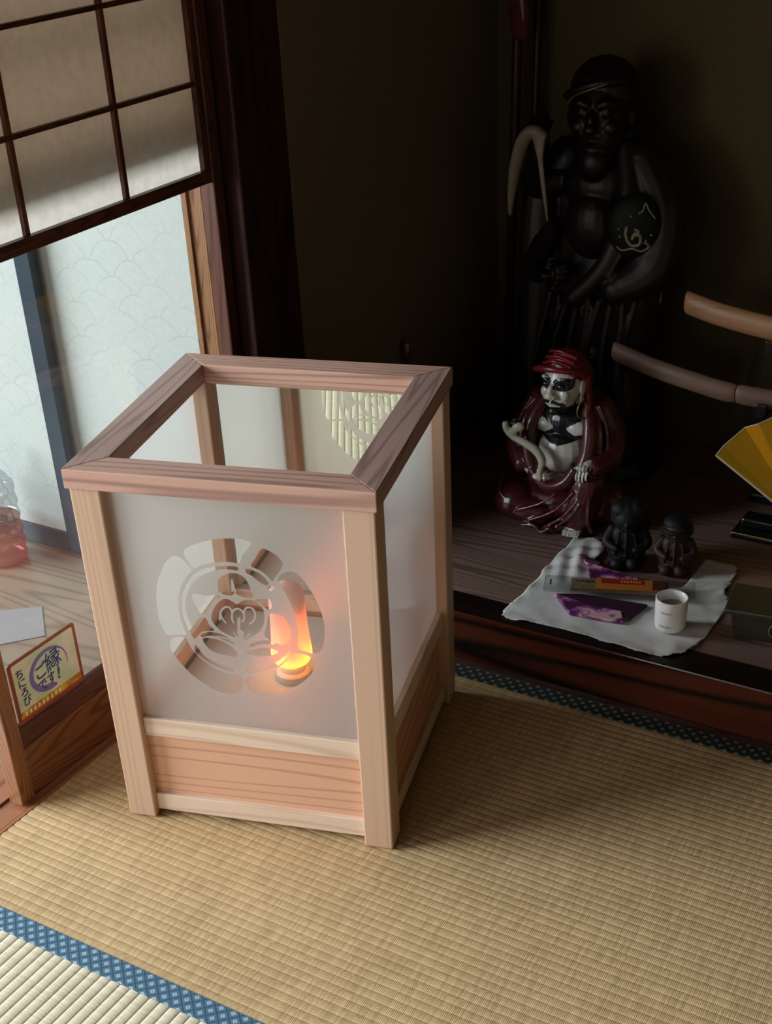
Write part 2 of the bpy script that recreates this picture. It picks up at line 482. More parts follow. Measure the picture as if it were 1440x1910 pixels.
# ------------------------------------------------------------------ the snow-viewing paper door
t = thing('door_1', 'paper lattice door with a clear glass lower half, dark wooden frame', None, (-.607, .16, 0), kind='structure')
dx, dy = .607, -.16
def rel(x0, x1, y0, y1, z0, z1): return G().box(x0 + dx, x1 + dx, y0 + dy, y1 + dy, z0, z1)
obj('stile', rel(-.622, -.592, -.192, -.163, .001, 1.768), M_stile, t, bevel=.002, label='honey brown stile at the open end')
obj('stile', rel(-.622, -.592, .484, .510, .001, 1.768), M_dark, t, bevel=.002)
g = rel(-.618, -.594, -.163, .484, .001, .098); obj('bottom_rail', g, M_raild, t, bevel=.003)
g = G().add([(x + dx, y + dy, z) for y in (-.163, .484) for x, z in ((-.614, .098), (-.594, .098), (-.600, .128), (-.6135, .133))],
            [(0, 1, 2, 3), (7, 6, 5, 4), (0, 4, 5, 1), (1, 5, 6, 2), (2, 6, 7, 3), (3, 7, 4, 0)])
obj('glazing_bead', g, M_darkh, t, bevel=.001)
obj('glass_pane', rel(-.610, -.607, -.163, .484, .128, .845), M_glass, t)
obj('top_rail', rel(-.620, -.594, -.163, .484, 1.72, 1.768), M_darkh, t)
# sliding upper lattice
obj('lower_lattice_rail', rel(-.606, -.594, -.163, .484, .838, .858), M_darkh, t, bevel=.001)
for zc in (.990, 1.125, 1.26, 1.395, 1.53, 1.665):
    obj('lattice_bar', rel(-.6065, -.5975, -.163, .484, zc - .0035, zc + .0035), M_lath, t, bevel=.0006)
for yc in (.060, .279):
    obj('lattice_post', rel(-.6062, -.598, yc - .0042, yc + .0042, .858, 1.72), M_lat, t, bevel=.0006)
obj('lattice_post', rel(-.6062, -.596, .470, .484, .858, 1.72), M_dark, t, bevel=.0006)
obj('thin_sheet', rel(-.6075, -.6068, -.163, .484, .842, 1.72), M_paper, t)
obj('shading_sheet', rel(-.6405, -.640, -.163, .484, .905, 1.72), M_paper2, t)  # unseen sheet added behind the lattice to darken the upper paper
obj('shading_batten', rel(-.652, -.640, -.163, .484, .900, .945), M_lath, t)  # unseen battens added to throw soft dark bands on the paper
obj('shading_batten', rel(-.652, -.640, -.163, .484, 1.085, 1.10), M_lath, t)

# dark jamb strips between door and pillar
g = G().box(-.645, -.600, .5115, .5145, .0, 1.77); obj('trim_8', g, M_jamb, kind='structure')
obj('trim_9', G().box(-.7290, -.6845, .565, .60, -.024, 1.9), M_jamb, kind='structure', bevel=.001)
obj('trim_10', G().box(-.6835, -.6350, .5075, .5145, .001, 1.768).box(-.6820, -.6700, .5020, .5074, .001, 1.768).box(-.6500, -.6365, .5020, .5074, .001, 1.768), M_jamb, kind='structure', bevel=.001)

# sliding panels closing the end of the veranda
def fusuma(name, x0, x1, y, fw=.042, lab=''):
    t = thing(name, lab, None, ((x0 + x1) / 2, y, -.02), kind='structure')
    w = (x1 - x0) / 2; H = 1.85
    obj('paper_face', G().box(-w + fw * .8, w - fw * .8, -.006, .004, .03, H - .03), M_wave, t)
    for s in (-1, 1):
        a, b2 = sorted((s * w, s * (w - fw))); obj('frame_stile', G().box(a, b2, -.011, .011, 0, H), M_ffr, t, bevel=.0015)
    obj('frame_rail', G().box(-w + fw, w - fw, -.011, .011, 0, .046), M_ffr, t, bevel=.0015)
    obj('frame_rail', G().box(-w + fw, w - fw, -.011, .011, H - .046, H), M_ffr, t, bevel=.0015)
    return t
fusuma('door_2', -1.79, -1.128, .568, lab='sliding panel of wave-patterned paper in a dark blue frame, left one')
fusuma('door_3', -1.17, -.7295, .597, fw=.004, lab='sliding panel of wave-patterned paper beside the brown jamb')

# ------------------------------------------------------------------ the lantern
M_post = wood('lantern_post_cedar', 'cfac92', 'aa8a70', 2, 14, 16, .5, contrast=.5, bump=.1, spec=.35, stretch=.02, thin=.7)
M_rimx = wood('lantern_rim_cedar', 'cfa491', '84605a', 0, 13, 15, .48, contrast=.8, bump=.15, loc=(1, 3, 2), stretch=.05, thin=.5)
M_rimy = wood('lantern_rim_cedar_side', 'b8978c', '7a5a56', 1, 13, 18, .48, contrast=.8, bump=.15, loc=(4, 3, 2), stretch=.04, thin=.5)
M_railx = wood('lantern_rail_cedar', 'e6cdb6', 'c29c80', 0, 12, 11, .5, contrast=.6, loc=(2, 1, 0))
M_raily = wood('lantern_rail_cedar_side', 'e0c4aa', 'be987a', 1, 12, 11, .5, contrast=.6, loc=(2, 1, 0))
M_boardx = wood('lantern_board_cedar', 'e0ae90', 'b07c62', 0, 11, 8, .5, contrast=.8, loc=(0, 2, 5), thin=.32)
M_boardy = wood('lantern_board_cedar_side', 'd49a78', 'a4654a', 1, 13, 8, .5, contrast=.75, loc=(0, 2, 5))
M_shelf = plain('lantern_inner_board', 'dcdad4', .3, .05, .5)

def frost_mat(name, crest):
    b = MatB(name)
    body = col('f2f1ee')
    tl = b.n.new('ShaderNodeBsdfTranslucent'); tl.inputs[0].default_value = body
    df = b.n.new('ShaderNodeBsdfDiffuse'); df.inputs[0].default_value = body
    tr = b.n.new('ShaderNodeBsdfTransparent'); tr.inputs[0].default_value = (.95, .96, .95, 1)
    gl = b.n.new('ShaderNodeBsdfGlossy'); gl.inputs['Roughness'].default_value = .08
    def mix(f, a, c):
        m = b.n.new('ShaderNodeMixShader')
        if isinstance(f, E): b.t.links.new(f.v, m.inputs[0])
        else: m.inputs[0].default_value = f
        b.t.links.new(a.outputs[0], m.inputs[1]); b.t.links.new(c.outputs[0], m.inputs[2]); return m
    film = mix(.62, df, tl)
    rf = b.n.new('ShaderNodeBsdfRefraction'); rf.inputs['IOR'].default_value = 1.38; rf.inputs['Roughness'].default_value = .42
    film = mix(.50, film, rf)
    film = mix(.18, film, tr)
    if crest:
        a = b.n.new('ShaderNodeAttribute'); a.attribute_name = 'crest'
        clear = E(b.t, a.outputs['Fac']).step(-.0003, .0003)
        film = mix(clear, film, tr)
    o = mix(schlick(b, .04), film, gl)
    b.t.links.new(o.outputs[0], b.out.inputs[0]); return b.m
M_frost = frost_mat('frosted_pane', False)
M_crestpane = frost_mat('frosted_pane_with_crest', True)
bm_ = MatB('mirror_pane'); bm_.base((.80, .82, .78, 1)); bm_.set(Metallic=1.0, Roughness=.015); M_mirror = bm_.m

LW, LD, LH = .440, .4506, .5786
LYAW = .28277
cx, cy = -LW / 2, LD / 2
wx = cx * math.cos(LYAW) - cy * math.sin(LYAW); wy = cx * math.sin(LYAW) + cy * math.cos(LYAW)
L = thing('wooden_lantern', 'large square pale cedar lantern with open top and frosted panes bearing a clear flower crest', 'lantern', (wx, wy, .0015), LYAW)
def lb(x0, x1, y0, y1, z0, z1, g=None): return (g or G()).box(x0 - cx, x1 - cx, y0 - cy, y1 - cy, z0, z1)
pw = .0457
for px0 in (-LW, -pw):
    for py0 in (0, LD - pw):
        obj('post', lb(px0, px0 + pw, py0, py0 + pw, 0, LH), M_post, L, bevel=.0025)
def rimpiece(k):
    """one mitred board of the top frame"""
    o_, w_ = .0045, .050
    X0, X1, Y0, Y1 = -LW - o_ - cx, o_ - cx, -o_ - cy, LD + o_ - cy
    outer = [(X0, Y0), (X1, Y0), (X1, Y1), (X0, Y1)]
    inner = [(X0 + w_, Y0 + w_), (X1 - w_, Y0 + w_), (X1 - w_, Y1 - w_), (X0 + w_, Y1 - w_)]
    a, c = k, (k + 1) % 4
    return G().prism([outer[a], outer[c], inner[c], inner[a]], LH, LH + .0293)
for k in range(4):
    obj('top_frame_board', rimpiece(k), M_rimx if k % 2 == 0 else M_rimy, L, bevel=.0015)
yi = .012
for (y0, y1) in ((yi - .002, yi + .02), (LD - yi - .02, LD - yi + .002)):
    obj('middle_rail', lb(-LW + pw, -pw, y0, y1, .1565, .1895), M_railx, L, bevel=.0015)
    obj('bottom_rail', lb(-LW + pw, -pw, y0, y1, .0104, .0420), M_railx, L, bevel=.0015)
    obj('lower_board', lb(-LW + pw, -pw, (y0 + y1) / 2 - .003, (y0 + y1) / 2 + .003, .042, .1565), M_boardx, L)
    obj('upper_rail', lb(-LW + pw, -pw, y0 + .002, y1 - .002, LH - .008, LH), M_railx, L)
for (x0, x1) in ((-LW + yi - .002, -LW + yi + .02), (-yi - .02, -yi + .002)):
    obj('middle_rail', lb(x0, x1, pw, LD - pw, .1565, .1895), M_raily, L, bevel=.0015)
    obj('bottom_rail', lb(x0, x1, pw, LD - pw, .0104, .0420), M_raily, L, bevel=.0015)
    obj('lower_board', lb((x0 + x1) / 2 - .003, (x0 + x1) / 2 + .003, pw, LD - pw, .042, .1565), M_boardy, L)
obj('inner_shelf', lb(-LW + .034, -.034, .034, LD - .034, .140, .148), M_shelf, L)
# panes
py = .021
obj('mirror_pane', lb(-LW + pw - .004, -pw + .004, LD - py - .0015, LD - py + .0015, .186, LH - .002), M_mirror, L, label='mirror-like back pane')
obj('side_pane', lb(-LW + py - .0012, -LW + py + .0012, pw - .004, LD - pw + .004, .186, LH - .002), M_frost, L)
obj('side_pane', lb(-py - .0012, -py + .0012, pw - .004, LD - pw + .004, .186, LH - .002), M_frost, L)

CREST_CLEAR = [
  [(-0.3290,0.4466),(-0.3214,0.4608),(-0.3108,0.4714),(-0.3013,0.4746),(-0.2927,0.4712),(-0.2857,0.4624),(-0.2802,0.4537),(-0.2902,0.4427),(-0.3007,0.4260),(-0.3069,0.4077),(-0.3094,0.3895),(-0.3091,0.3714),(-0.3060,0.3535),(-0.3034,0.3446),(-0.3158,0.3432),(-0.3332,0.3402),(-0.3394,0.3497),(-0.3437,0.3656),(-0.3435,0.3858),(-0.3424,0.4060),(-0.3372,0.4282)],
  [(-0.2880,0.4859),(-0.2771,0.4935),(-0.2638,0.4994),(-0.2489,0.5045),(-0.2343,0.5082),(-0.2182,0.5104),(-0.2041,0.5110),(-0.1921,0.5087),(-0.1854,0.5060),(-0.1936,0.4947),(-0.2018,0.4846),(-0.2075,0.4727),(-0.2243,0.4730),(-0.2406,0.4705),(-0.2536,0.4674),(-0.2667,0.4627),(-0.2765,0.4571),(-0.2827,0.4646),(-0.2885,0.4754)],
  [(-0.1714,0.4986),(-0.1620,0.4967),(-0.1521,0.4911),(-0.1449,0.4843),(-0.1422,0.4762),(-0.1474,0.4663),(-0.1555,0.4551),(-0.1605,0.4483),(-0.1677,0.4567),(-0.1775,0.4643),(-0.1901,0.4697),(-0.1827,0.4817)],
  [(-0.1515,0.4507),(-0.1472,0.4597),(-0.1371,0.4650),(-0.1266,0.4655),(-0.1168,0.4580),(-0.1075,0.4437),(-0.0999,0.4292),(-0.0927,0.4087),(-0.0890,0.3877),(-0.0895,0.3679),(-0.0932,0.3495),(-0.0988,0.3387),(-0.1090,0.3345),(-0.1197,0.3363),(-0.1320,0.3399),(-0.1303,0.3592),(-0.1295,0.3792),(-0.1322,0.4006),(-0.1376,0.4195),(-0.1449,0.4361)],
  [(-0.2158,0.2791),(-0.2013,0.2840),(-0.1819,0.2927),(-0.1642,0.3043),(-0.1502,0.3184),(-0.1400,0.3308),(-0.1272,0.3323),(-0.1149,0.3287),(-0.1084,0.3193),(-0.1093,0.3079),(-0.1195,0.2932),(-0.1373,0.2763),(-0.1607,0.2628),(-0.1820,0.2541),(-0.1990,0.2525),(-0.2116,0.2573),(-0.2160,0.2685)],
  [(-0.3324,0.3258),(-0.3284,0.3345),(-0.3202,0.3386),(-0.3052,0.3382),(-0.2997,0.3234),(-0.2901,0.3099),(-0.2784,0.2988),(-0.2626,0.2891),(-0.2464,0.2827),(-0.2243,0.2791),(-0.2253,0.2609),(-0.2350,0.2500),(-0.2505,0.2470),(-0.2691,0.2510),(-0.2886,0.2625),(-0.3043,0.2745),(-0.3158,0.2879),(-0.3254,0.3015),(-0.3323,0.3133)],
  [(-0.2497,0.4624),(-0.2360,0.4649),(-0.2233,0.4665),(-0.2109,0.4662),(-0.2106,0.4605),(-0.2240,0.4607),(-0.2366,0.4595),(-0.2495,0.4563)],
  [(-0.1968,0.4649),(-0.1848,0.4617),(-0.1748,0.4560),(-0.1676,0.4481),(-0.1664,0.4425),(-0.1727,0.4409),(-0.1827,0.4476),(-0.1909,0.4544),(-0.1989,0.4584)],
  [(-0.2543,0.4612),(-0.2496,0.4559),(-0.2670,0.4469),(-0.2814,0.4338),(-0.2918,0.4171),(-0.2980,0.3987),(-0.2983,0.3827),(-0.2958,0.3668),(-0.2917,0.3551),(-0.2980,0.3503),(-0.3027,0.3640),(-0.3049,0.3820),(-0.3033,0.4001),(-0.2981,0.4184),(-0.2873,0.4371),(-0.2735,0.4520)],
  [(-0.1669,0.4377),(-0.1631,0.4404),(-0.1578,0.4401),(-0.1573,0.4358),(-0.1621,0.4320),(-0.1665,0.4319)],
  [(-0.2130,0.2973),(-0.1999,0.2978),(-0.1808,0.3043),(-0.1651,0.3145),(-0.1521,0.3273),(-0.1459,0.3352),(-0.1418,0.3306),(-0.1500,0.3204),(-0.1658,0.3072),(-0.1833,0.2978),(-0.2006,0.2915),(-0.2147,0.2902)],
  [(-0.2915,0.3285),(-0.2867,0.3218),(-0.2788,0.3102),(-0.2666,0.3023),(-0.2523,0.2967),(-0.2376,0.2943),(-0.2383,0.2879),(-0.2548,0.2911),(-0.2710,0.2976),(-0.2848,0.3074),(-0.2938,0.3178)],
  [(-0.2426,0.4397),(-0.2362,0.4480),(-0.2265,0.4538),(-0.2192,0.4558),(-0.2121,0.4552),(-0.2036,0.4512),(-0.1975,0.4423),(-0.1942,0.4310),(-0.1919,0.4187),(-0.2020,0.4170),(-0.2125,0.4194),(-0.2193,0.4226),(-0.2271,0.4179),(-0.2377,0.4198),(-0.2454,0.4238)],
  [(-0.1896,0.4156),(-0.1670,0.4183),(-0.1656,0.4048),(-0.1713,0.4013),(-0.1772,0.4056),(-0.1828,0.4118)],
  [(-0.2858,0.4138),(-0.2728,0.4151),(-0.2602,0.4145),(-0.2489,0.4176),(-0.2420,0.4144),(-0.2519,0.4075),(-0.2605,0.3967),(-0.2667,0.3841),(-0.2769,0.3840),(-0.2826,0.3963)],
  [(-0.1713,0.3924),(-0.1629,0.3953),(-0.1523,0.3945),(-0.1443,0.3835),(-0.1403,0.3681),(-0.1436,0.3517),(-0.1551,0.3443),(-0.1693,0.3477),(-0.1810,0.3575),(-0.1758,0.3741)],
  [(-0.2687,0.3759),(-0.2646,0.3642),(-0.2581,0.3568),(-0.2772,0.3527),(-0.2858,0.3435),(-0.2920,0.3387),(-0.2961,0.3505),(-0.2866,0.3658),(-0.2759,0.3771)],
  [(-0.2185,0.4061),(-0.2079,0.4121),(-0.1951,0.4144),(-0.1848,0.4096),(-0.1786,0.4005),(-0.1777,0.3878),(-0.1813,0.3735),(-0.1897,0.3615),(-0.2016,0.3521),(-0.2116,0.3449),(-0.2182,0.3512),(-0.2295,0.3489),(-0.2384,0.3520),(-0.2487,0.3579),(-0.2568,0.3671),(-0.2603,0.3768),(-0.2557,0.3912),(-0.2469,0.4041),(-0.2368,0.4120),(-0.2279,0.4110)],
  [(-0.2058,0.3384),(-0.1951,0.3447),(-0.1819,0.3489),(-0.1702,0.3476),(-0.1661,0.3430),(-0.1770,0.3428),(-0.1919,0.3400),(-0.2035,0.3346)],
  [(-0.2117,0.3264),(-0.1982,0.3321),(-0.1832,0.3359),(-0.1687,0.3346),(-0.1627,0.3302),(-0.1734,0.3238),(-0.1884,0.3204),(-0.2013,0.3205),(-0.2093,0.3226)],
  [(-0.2807,0.3472),(-0.2697,0.3525),(-0.2548,0.3531),(-0.2423,0.3495),(-0.2303,0.3417),(-0.2254,0.3361),(-0.2398,0.3396),(-0.2557,0.3459),(-0.2686,0.3465),(-0.2785,0.3423)],
  [(-0.2787,0.3402),(-0.2654,0.3428),(-0.2508,0.3403),(-0.2385,0.3346),(-0.2284,0.3255),(-0.2277,0.3153),(-0.2426,0.3156),(-0.2591,0.3178),(-0.2714,0.3246)]]
CREST_LINES = [
  ([(-0.2475,0.3762),(-0.2451,0.3884),(-0.2386,0.3970),(-0.2311,0.3988),(-0.2273,0.3923),(-0.2275,0.3823)],0.0018),
  ([(-0.2451,0.3884),(-0.2435,0.3786),(-0.2388,0.3715)],0.0015),
  ([(-0.2287,0.3802),(-0.2266,0.3904),(-0.2214,0.3965),(-0.2150,0.3972),(-0.2101,0.3922),(-0.2092,0.3833),(-0.2127,0.3760)],0.0018),
  ([(-0.2287,0.3802),(-0.2267,0.3734)],0.0015),
  ([(-0.2091,0.3844),(-0.2080,0.3944),(-0.2037,0.4008),(-0.1973,0.4014),(-0.1925,0.3961),(-0.1926,0.3862),(-0.1971,0.3777),(-0.2020,0.3742)],0.0018),
  ([(-0.2176,0.3814),(-0.2192,0.3673),(-0.2194,0.3490)],0.0026),
  ([(-0.2154,0.3596),(-0.2168,0.3392),(-0.2199,0.3017)],0.0029),
  ([(-0.2286,0.3571),(-0.2222,0.3487)],0.0012),
  ([(-0.2229,0.3588),(-0.2191,0.3511)],0.0012),
  ([(-0.2120,0.3580),(-0.2147,0.3496)],0.0012),
  ([(-0.2048,0.3568),(-0.2122,0.3478)],0.0012),
  ([(-0.2209,0.4438),(-0.2225,0.4262)],0.0018),
  ([(-0.2208,0.4419),(-0.2183,0.4237)],0.0015),
  ([(-0.2307,0.4175),(-0.2258,0.4132),(-0.2185,0.4061)],0.0018),
  ([(-0.2056,0.4163),(-0.2185,0.4061)],0.0018),
  ([(-0.1782,0.3946),(-0.1651,0.4010)],0.0012),
  ([(-0.1592,0.4346),(-0.1449,0.4168)],0.0018),
  ([(-0.2556,0.3470),(-0.2392,0.3447),(-0.2254,0.3361)],0.0012)]

def seg_dist(px, pz, a, c):
    ax, az = a; bx, bz = c; dx, dz = bx - ax, bz - az
    t = np.clip(((px - ax) * dx + (pz - az) * dz) / (dx * dx + dz * dz + 1e-12), 0, 1)
    return np.hypot(px - ax - t * dx, pz - az - t * dz)
def closed_smooth(poly, k=3):
    P = np.array(poly); n = len(P); out = []
    for i in range(n):
        a, b, c, d = P[i - 1], P[i], P[(i + 1) % n], P[(i + 2) % n]
        for j in range(k):
            t = j / k
            out.append(.5 * ((2 * b) + (c - a) * t + (2 * a - 5 * b + 4 * c - d) * t * t + (3 * b - a - 3 * c + d) * t ** 3))
    return out
def poly_sdf(px, pz, poly):
    """positive inside"""
    d = np.full(px.shape, 9.0); ins = np.zeros(px.shape, bool); n = len(poly)
    for i in range(n):
        a, c = poly[i], poly[(i + 1) % n]
        d = np.minimum(d, seg_dist(px, pz, a, c))
        cond = ((a[1] > pz) != (c[1] > pz)) & (px < (c[0] - a[0]) * (pz - a[1]) / (c[1] - a[1] + 1e-12) + a[0])
        ins ^= cond
    return np.where(ins, d, -d)
def crest_field(x, z):
    s = np.full(x.shape, -9.0)
    for poly in CREST_CLEAR:
        s = np.maximum(s, poly_sdf(x, z, closed_smooth(poly)))
    for line, w in CREST_LINES:
        pts = [tuple(p)[:2] for p in smoothpath([(a, b, 0) for a, b in line], 4)]
        for a, c in zip(pts[:-1], pts[1:]):
            s = np.minimum(s, seg_dist(x, z, a, c) - w * .85)
    return np.clip(s, -.01, .01)
x0, x1, z0, z1 = -LW + pw - .004, -pw + .004, .186, LH - .002
nx, nz = 250, 280
xs = np.linspace(x0, x1, nx); zs = np.linspace(z0, z1, nz)
XX, ZZ = np.meshgrid(xs, zs)
fld = crest_field(XX.ravel(), ZZ.ravel())
yq = .018
verts = np.stack([XX.ravel() - cx, np.full(nx * nz, yq - cy), ZZ.ravel()], 1)
idx = np.arange(nx * nz).reshape(nz, nx)
faces = np.stack([idx[:-1, :-1], idx[:-1, 1:], idx[1:, 1:], idx[1:, :-1]], -1).reshape(-1, 4)
me = bpy.data.meshes.new('crest_pane'); me.from_pydata(verts.tolist(), [], faces.tolist())
at = me.attributes.new('crest', 'FLOAT', 'POINT'); at.data.foreach_set('value', fld.astype(np.float32))
me.materials.append(M_crestpane)
cp = bpy.data.objects.new('crest_pane', me); COL.objects.link(cp); cp.parent = L
cp['label'] = 'frosted front pane with a clear five-petalled flower crest'
md = cp.modifiers.new('thickness', 'SOLIDIFY'); md.thickness = .0003

# ------------------------------------------------------------------ flame bulb on its socket (inside the lantern)
bx_, by_ = -.2215, .225
bwx = bx_ * math.cos(LYAW) - by_ * math.sin(LYAW); bwy = bx_ * math.sin(LYAW) + by_ * math.cos(LYAW)
B = thing('flame_bulb', 'glowing orange flame-effect lamp in white socket standing inside the lantern', 'lamp', (bwx, bwy, .1497), LYAW)
M_white = plain('socket_plastic', 'dcdad4', .35)
b = MatB('flame_shade'); x, y, z = b.xyz()
nz_ = b.noise(b.mapped((38, 38, 16)), 1.0, 2)
hgt = z + (nz_ - .5) * .075
g1 = 1.0 - hgt.step(.045, .165)
g0 = 1.0 - hgt.step(.022, .078)
b.base(col('f2dcd2')); b.set(Roughness=.3, Coat_Weight=.3)
b.t.links.new(b.mix(g0, col('ff5c2c'), col('ff9400')), b.bsdf.inputs['Emission Color'])
b.set(Emission_Strength=(g1 * 3.1 + g0 * 1.1 + .12))
M_flame = b.m
prof = [(.012, .026), (.020, .028), (.0290, .034), (.0335, .043), (.0338, .052), (.0315, .075), (.0300, .10), (.0295, .13), (.0293, .152), (.0275, .164), (.021, .171), (.011, .1745), (.001, .1755)]
obj('flame_shade', G().lathe(prof, 40), M_flame, B, smooth=True)
obj('socket', G().lathe([(.0285, 0), (.029, .002), (.029, .012), (.024, .015), (.021, .016), (.020, .027), (.014, .028)], 36), M_white, B, smooth=True, bevel=.0008)

# ------------------------------------------------------------------ plaque stuck on the door glass
S = thing('glass_sticker', 'brown-edged pale sticker with blue brush writing in a purple ring, on the door glass', 'sticker', (-.6045, -.0725, .189))
M_frame = plain('sticker_border', '8a5236', .35, .25, .5, scale=60)
M_red = plain('sticker_inner_line', 'a8402e', .4)
b = MatB('sticker_ground'); n1 = b.noise(b.mapped((30, 30, 30)), 1.0, 3)
b.base(b.mix(n1.step(.35, .65), col('c2d8b4'), col('e2dcc8'))); b.set(Roughness=.4); M_sg = b.m
M_pur = plain('purple_brush_ink', '7f74ae', .5, .12, scale=80)
M_blue = plain('blue_brush_ink', '1f4a86', .5)
M_ink = plain('indigo_ink', '3a3568', .5)
b = MatB('gold_strip'); n1 = b.noise(b.mapped((1, 60, 60)), 1.0, 3); b.base(b.mix(n1.step(.3, .7), col('a8742a'), col('e0b83a'))); b.set(Roughness=.3); M_gold = b.m
M_cream = plain('pale_marks', 'efe3b4', .5)
def plate(hy, hz, x0, x1, r=.006, c=(0, 0)):
    poly = []
    for sx, sz, a0 in ((1, -1, -90), (1, 1, 0), (-1, 1, 90), (-1, -1, 180)):
        for k in range(6):
            a = math.radians(a0 + 18 * k); poly.append((c[0] + sx * (hy - r) + r * math.cos(a), c[1] + sz * (hz - r) + r * math.sin(a)))
    return G().prism(poly, x0, x1, lambda p, q, w: (w, p, q))
obj('border', plate(.0775, .0575, -.0022, 0), M_frame, S)
obj('border_line', plate(.0735, .0535, 0, .0003, .004), M_red, S)
obj('ground', plate(.0705, .0500, .0003, .0006, .003, (0, .002)), M_sg, S)
obj('gold_strip', plate(.0705, .0062, .0006, .0008, .001, (0, -.0420)), M_gold, S)
g = G()
for k in range(9):
    yy = -.062 + k * .0098; g.add([(0, yy, -.046), (0, yy + .0045, -.046), (0, yy + .0055, -.039), (0, yy + .001, -.039)], [(0, 1, 2, 3)])
obj('pale_marks', g, M_cream, S, loc=(.00095, 0, 0))
# purple brush ring, thick on the left, open at the lower right
v = []; f = []; N = 60
for i in range(N + 1):
    t_ = i / N; a = math.radians(-75 - 300 * t_)
    th = float(np.interp(t_, [0, .06, .3, .6, .85, 1], [.006, .0115, .010, .0075, .0028, .0012]))
    ry, rz = .044, .0375
    v.append((0, .005 + (ry) * math.cos(a), .007 + rz * math.sin(a)))
    v.append((0, .005 + (ry - th) * math.cos(a), .007 + (rz - th) * math.sin(a)))
for i in range(N): f.append((2 * i, 2 * i + 1, 2 * i + 3, 2 * i + 2))
obj('brush_ring', G().add(v, f), M_pur, S, loc=(.0010, 0, 0))
def onplate(u, v, rot=0):
    return Matrix.Translation((.0012, u, v)) @ Matrix(((0, 0, 1, 0), (1, 0, 0, 0), (0, 1, 0, 0), (0, 0, 0, 1))) @ Matrix.Rotation(math.radians(rot), 4, 'Z')
text('brush_writing', 'ご', .030, M_blue, S, onplate(-.0125, .010, 6), bold=.00025)
text('brush_writing', '縁', .038, M_blue, S, onplate(.0175, .016, 6), bold=.0001)
text('brush_writing', 'です', .024, M_blue, S, onplate(-.003, -.014, 6), bold=.0002, squeeze=.85)
text('brush_writing', '!', .030, M_blue, S, onplate(.024, -.012, -8), bold=.0005)
for k, ch in enumerate('ちにろび'):
    text('side_writing', ch, .019, M_ink, S, onplate(-.0565 + .0015 * k, .030 - .0175 * k, 0), bold=.0001)

# ------------------------------------------------------------------ things out on the veranda, behind the glass
Bt = thing('plastic_bottle', 'pinkish see-through crinkled plastic bottle standing on the veranda behind the glass', 'bottle', (-1.285, .47, -.0245))
b = MatB('pink_water'); tr = b.n.new('ShaderNodeBsdfTransparent'); tr.inputs[0].default_value = (.86, .50, .46, 1)
gl = b.n.new('ShaderNodeBsdfGlossy'); gl.inputs['Roughness'].default_value = .12
df = b.n.new('ShaderNodeBsdfDiffuse'); df.inputs[0].default_value = col('d2a8a0')
m1 = b.n.new('ShaderNodeMixShader'); m1.inputs[0].default_value = .25; m2 = b.n.new('ShaderNodeMixShader'); m2.inputs[0].default_value = .12
b.t.links.new(tr.outputs[0], m1.inputs[1]); b.t.links.new(df.outputs[0], m1.inputs[2])
b.t.links.new(m1.outputs[0], m2.inputs[1]); b.t.links.new(gl.outputs[0], m2.inputs[2]); b.t.links.new(m2.outputs[0], b.out.inputs[0])
M_pink = b.m
b = MatB('clear_plastic'); tr = b.n.new('ShaderNodeBsdfTransparent'); tr.inputs[0].default_value = (.80, .82, .84, 1)
gl = b.n.new('ShaderNodeBsdfGlossy'); gl.inputs['Roughness'].default_value = .1
m1 = b.n.new('ShaderNodeMixShader'); m1.inputs[0].default_value = .18
b.t.links.new(tr.outputs[0], m1.inputs[1]); b.t.links.new(gl.outputs[0], m1.inputs[2]); b.t.links.new(m1.outputs[0], b.out.inputs[0])
M_clear = b.m
pr = []
for i in range(40):
    z = .22 * i / 39; r = .052 + .0022 * math.sin(z * 190) + .0012 * math.sin(z * 420 + 1)
    if z < .012: r *= .82 + .18 * (z / .012) ** .5
    if z > .17: r *= max(.34, 1 - ((z - .17) / .05) ** 2 * .7)
    pr.append((r, z))
lo = [p for p in pr if p[1] < .105]; hi = [p for p in pr if p[1] >= .10] + [(.015, .232), (.015, .245)]
obj('filled_base', G().lathe(lo, 28), M_pink, Bt, smooth=True, label='pink lower half')
obj('clear_body', G().lathe(hi, 28), M_clear, Bt, smooth=True)
obj('cap', G().lathe([(.017, .243), (.017, .262), (.015, .264)], 20), M_white, Bt)
tag(obj('thin_sheet', G().prism([(-.13, -.01), (.002, -.088), (.078, .000), (-.011, .086)], 0, .0012), plain('reflection_grey', '928c8e', .7), loc=(-1.05, .262, -.0247)),  # flat sheet standing in for a reflection in the door glass
    'pale grey sheet added for a reflection in the glass, just above the sticker', 'paper')

# ------------------------------------------------------------------ seated monk figure
def rotz(d): return Matrix.Rotation(math.radians(d), 3, 'Z')
def rotx(d): return Matrix.Rotation(math.radians(d), 3, 'X')
def roty(d): return Matrix.Rotation(math.radians(d), 3, 'Y')
def limb(g, pts, radii, n=14, k=5, squash=1.0):
    p = smoothpath(pts, k); g.tube(p, lerpl(radii, len(p)), n, squash)
    for q, r in ((pts[0], radii[0]), (pts[-1], radii[-1])): g.ell(q, (r, r, r), n=14, m=9)
    return g

M_robe_r = MatB('red_glaze'); nn = M_robe_r.noise(M_robe_r.coord(), 25, 3)
M_robe_r.base(M_robe_r.mix(nn, col('3a1116'), col('561720'))); M_robe_r.set(Roughness=.34, Coat_Weight=.3, Coat_Roughness=.1); M_robe_r = M_robe_r.m
M_hood_r = plain('red_hood_glaze', '7a1a20', .34, .3, .5, scale=40)
M_skin = painted('bone_glaze', 'c9c4bb', '14161a', rough=.3, coat=.4)
M_bone = plain('bone_scepter', 'c4bca8', .32, .2, .5, scale=60)
M_goldm = plain('dull_gold_ring', '8d7a4a', .35, .1, .5, metal=.6)

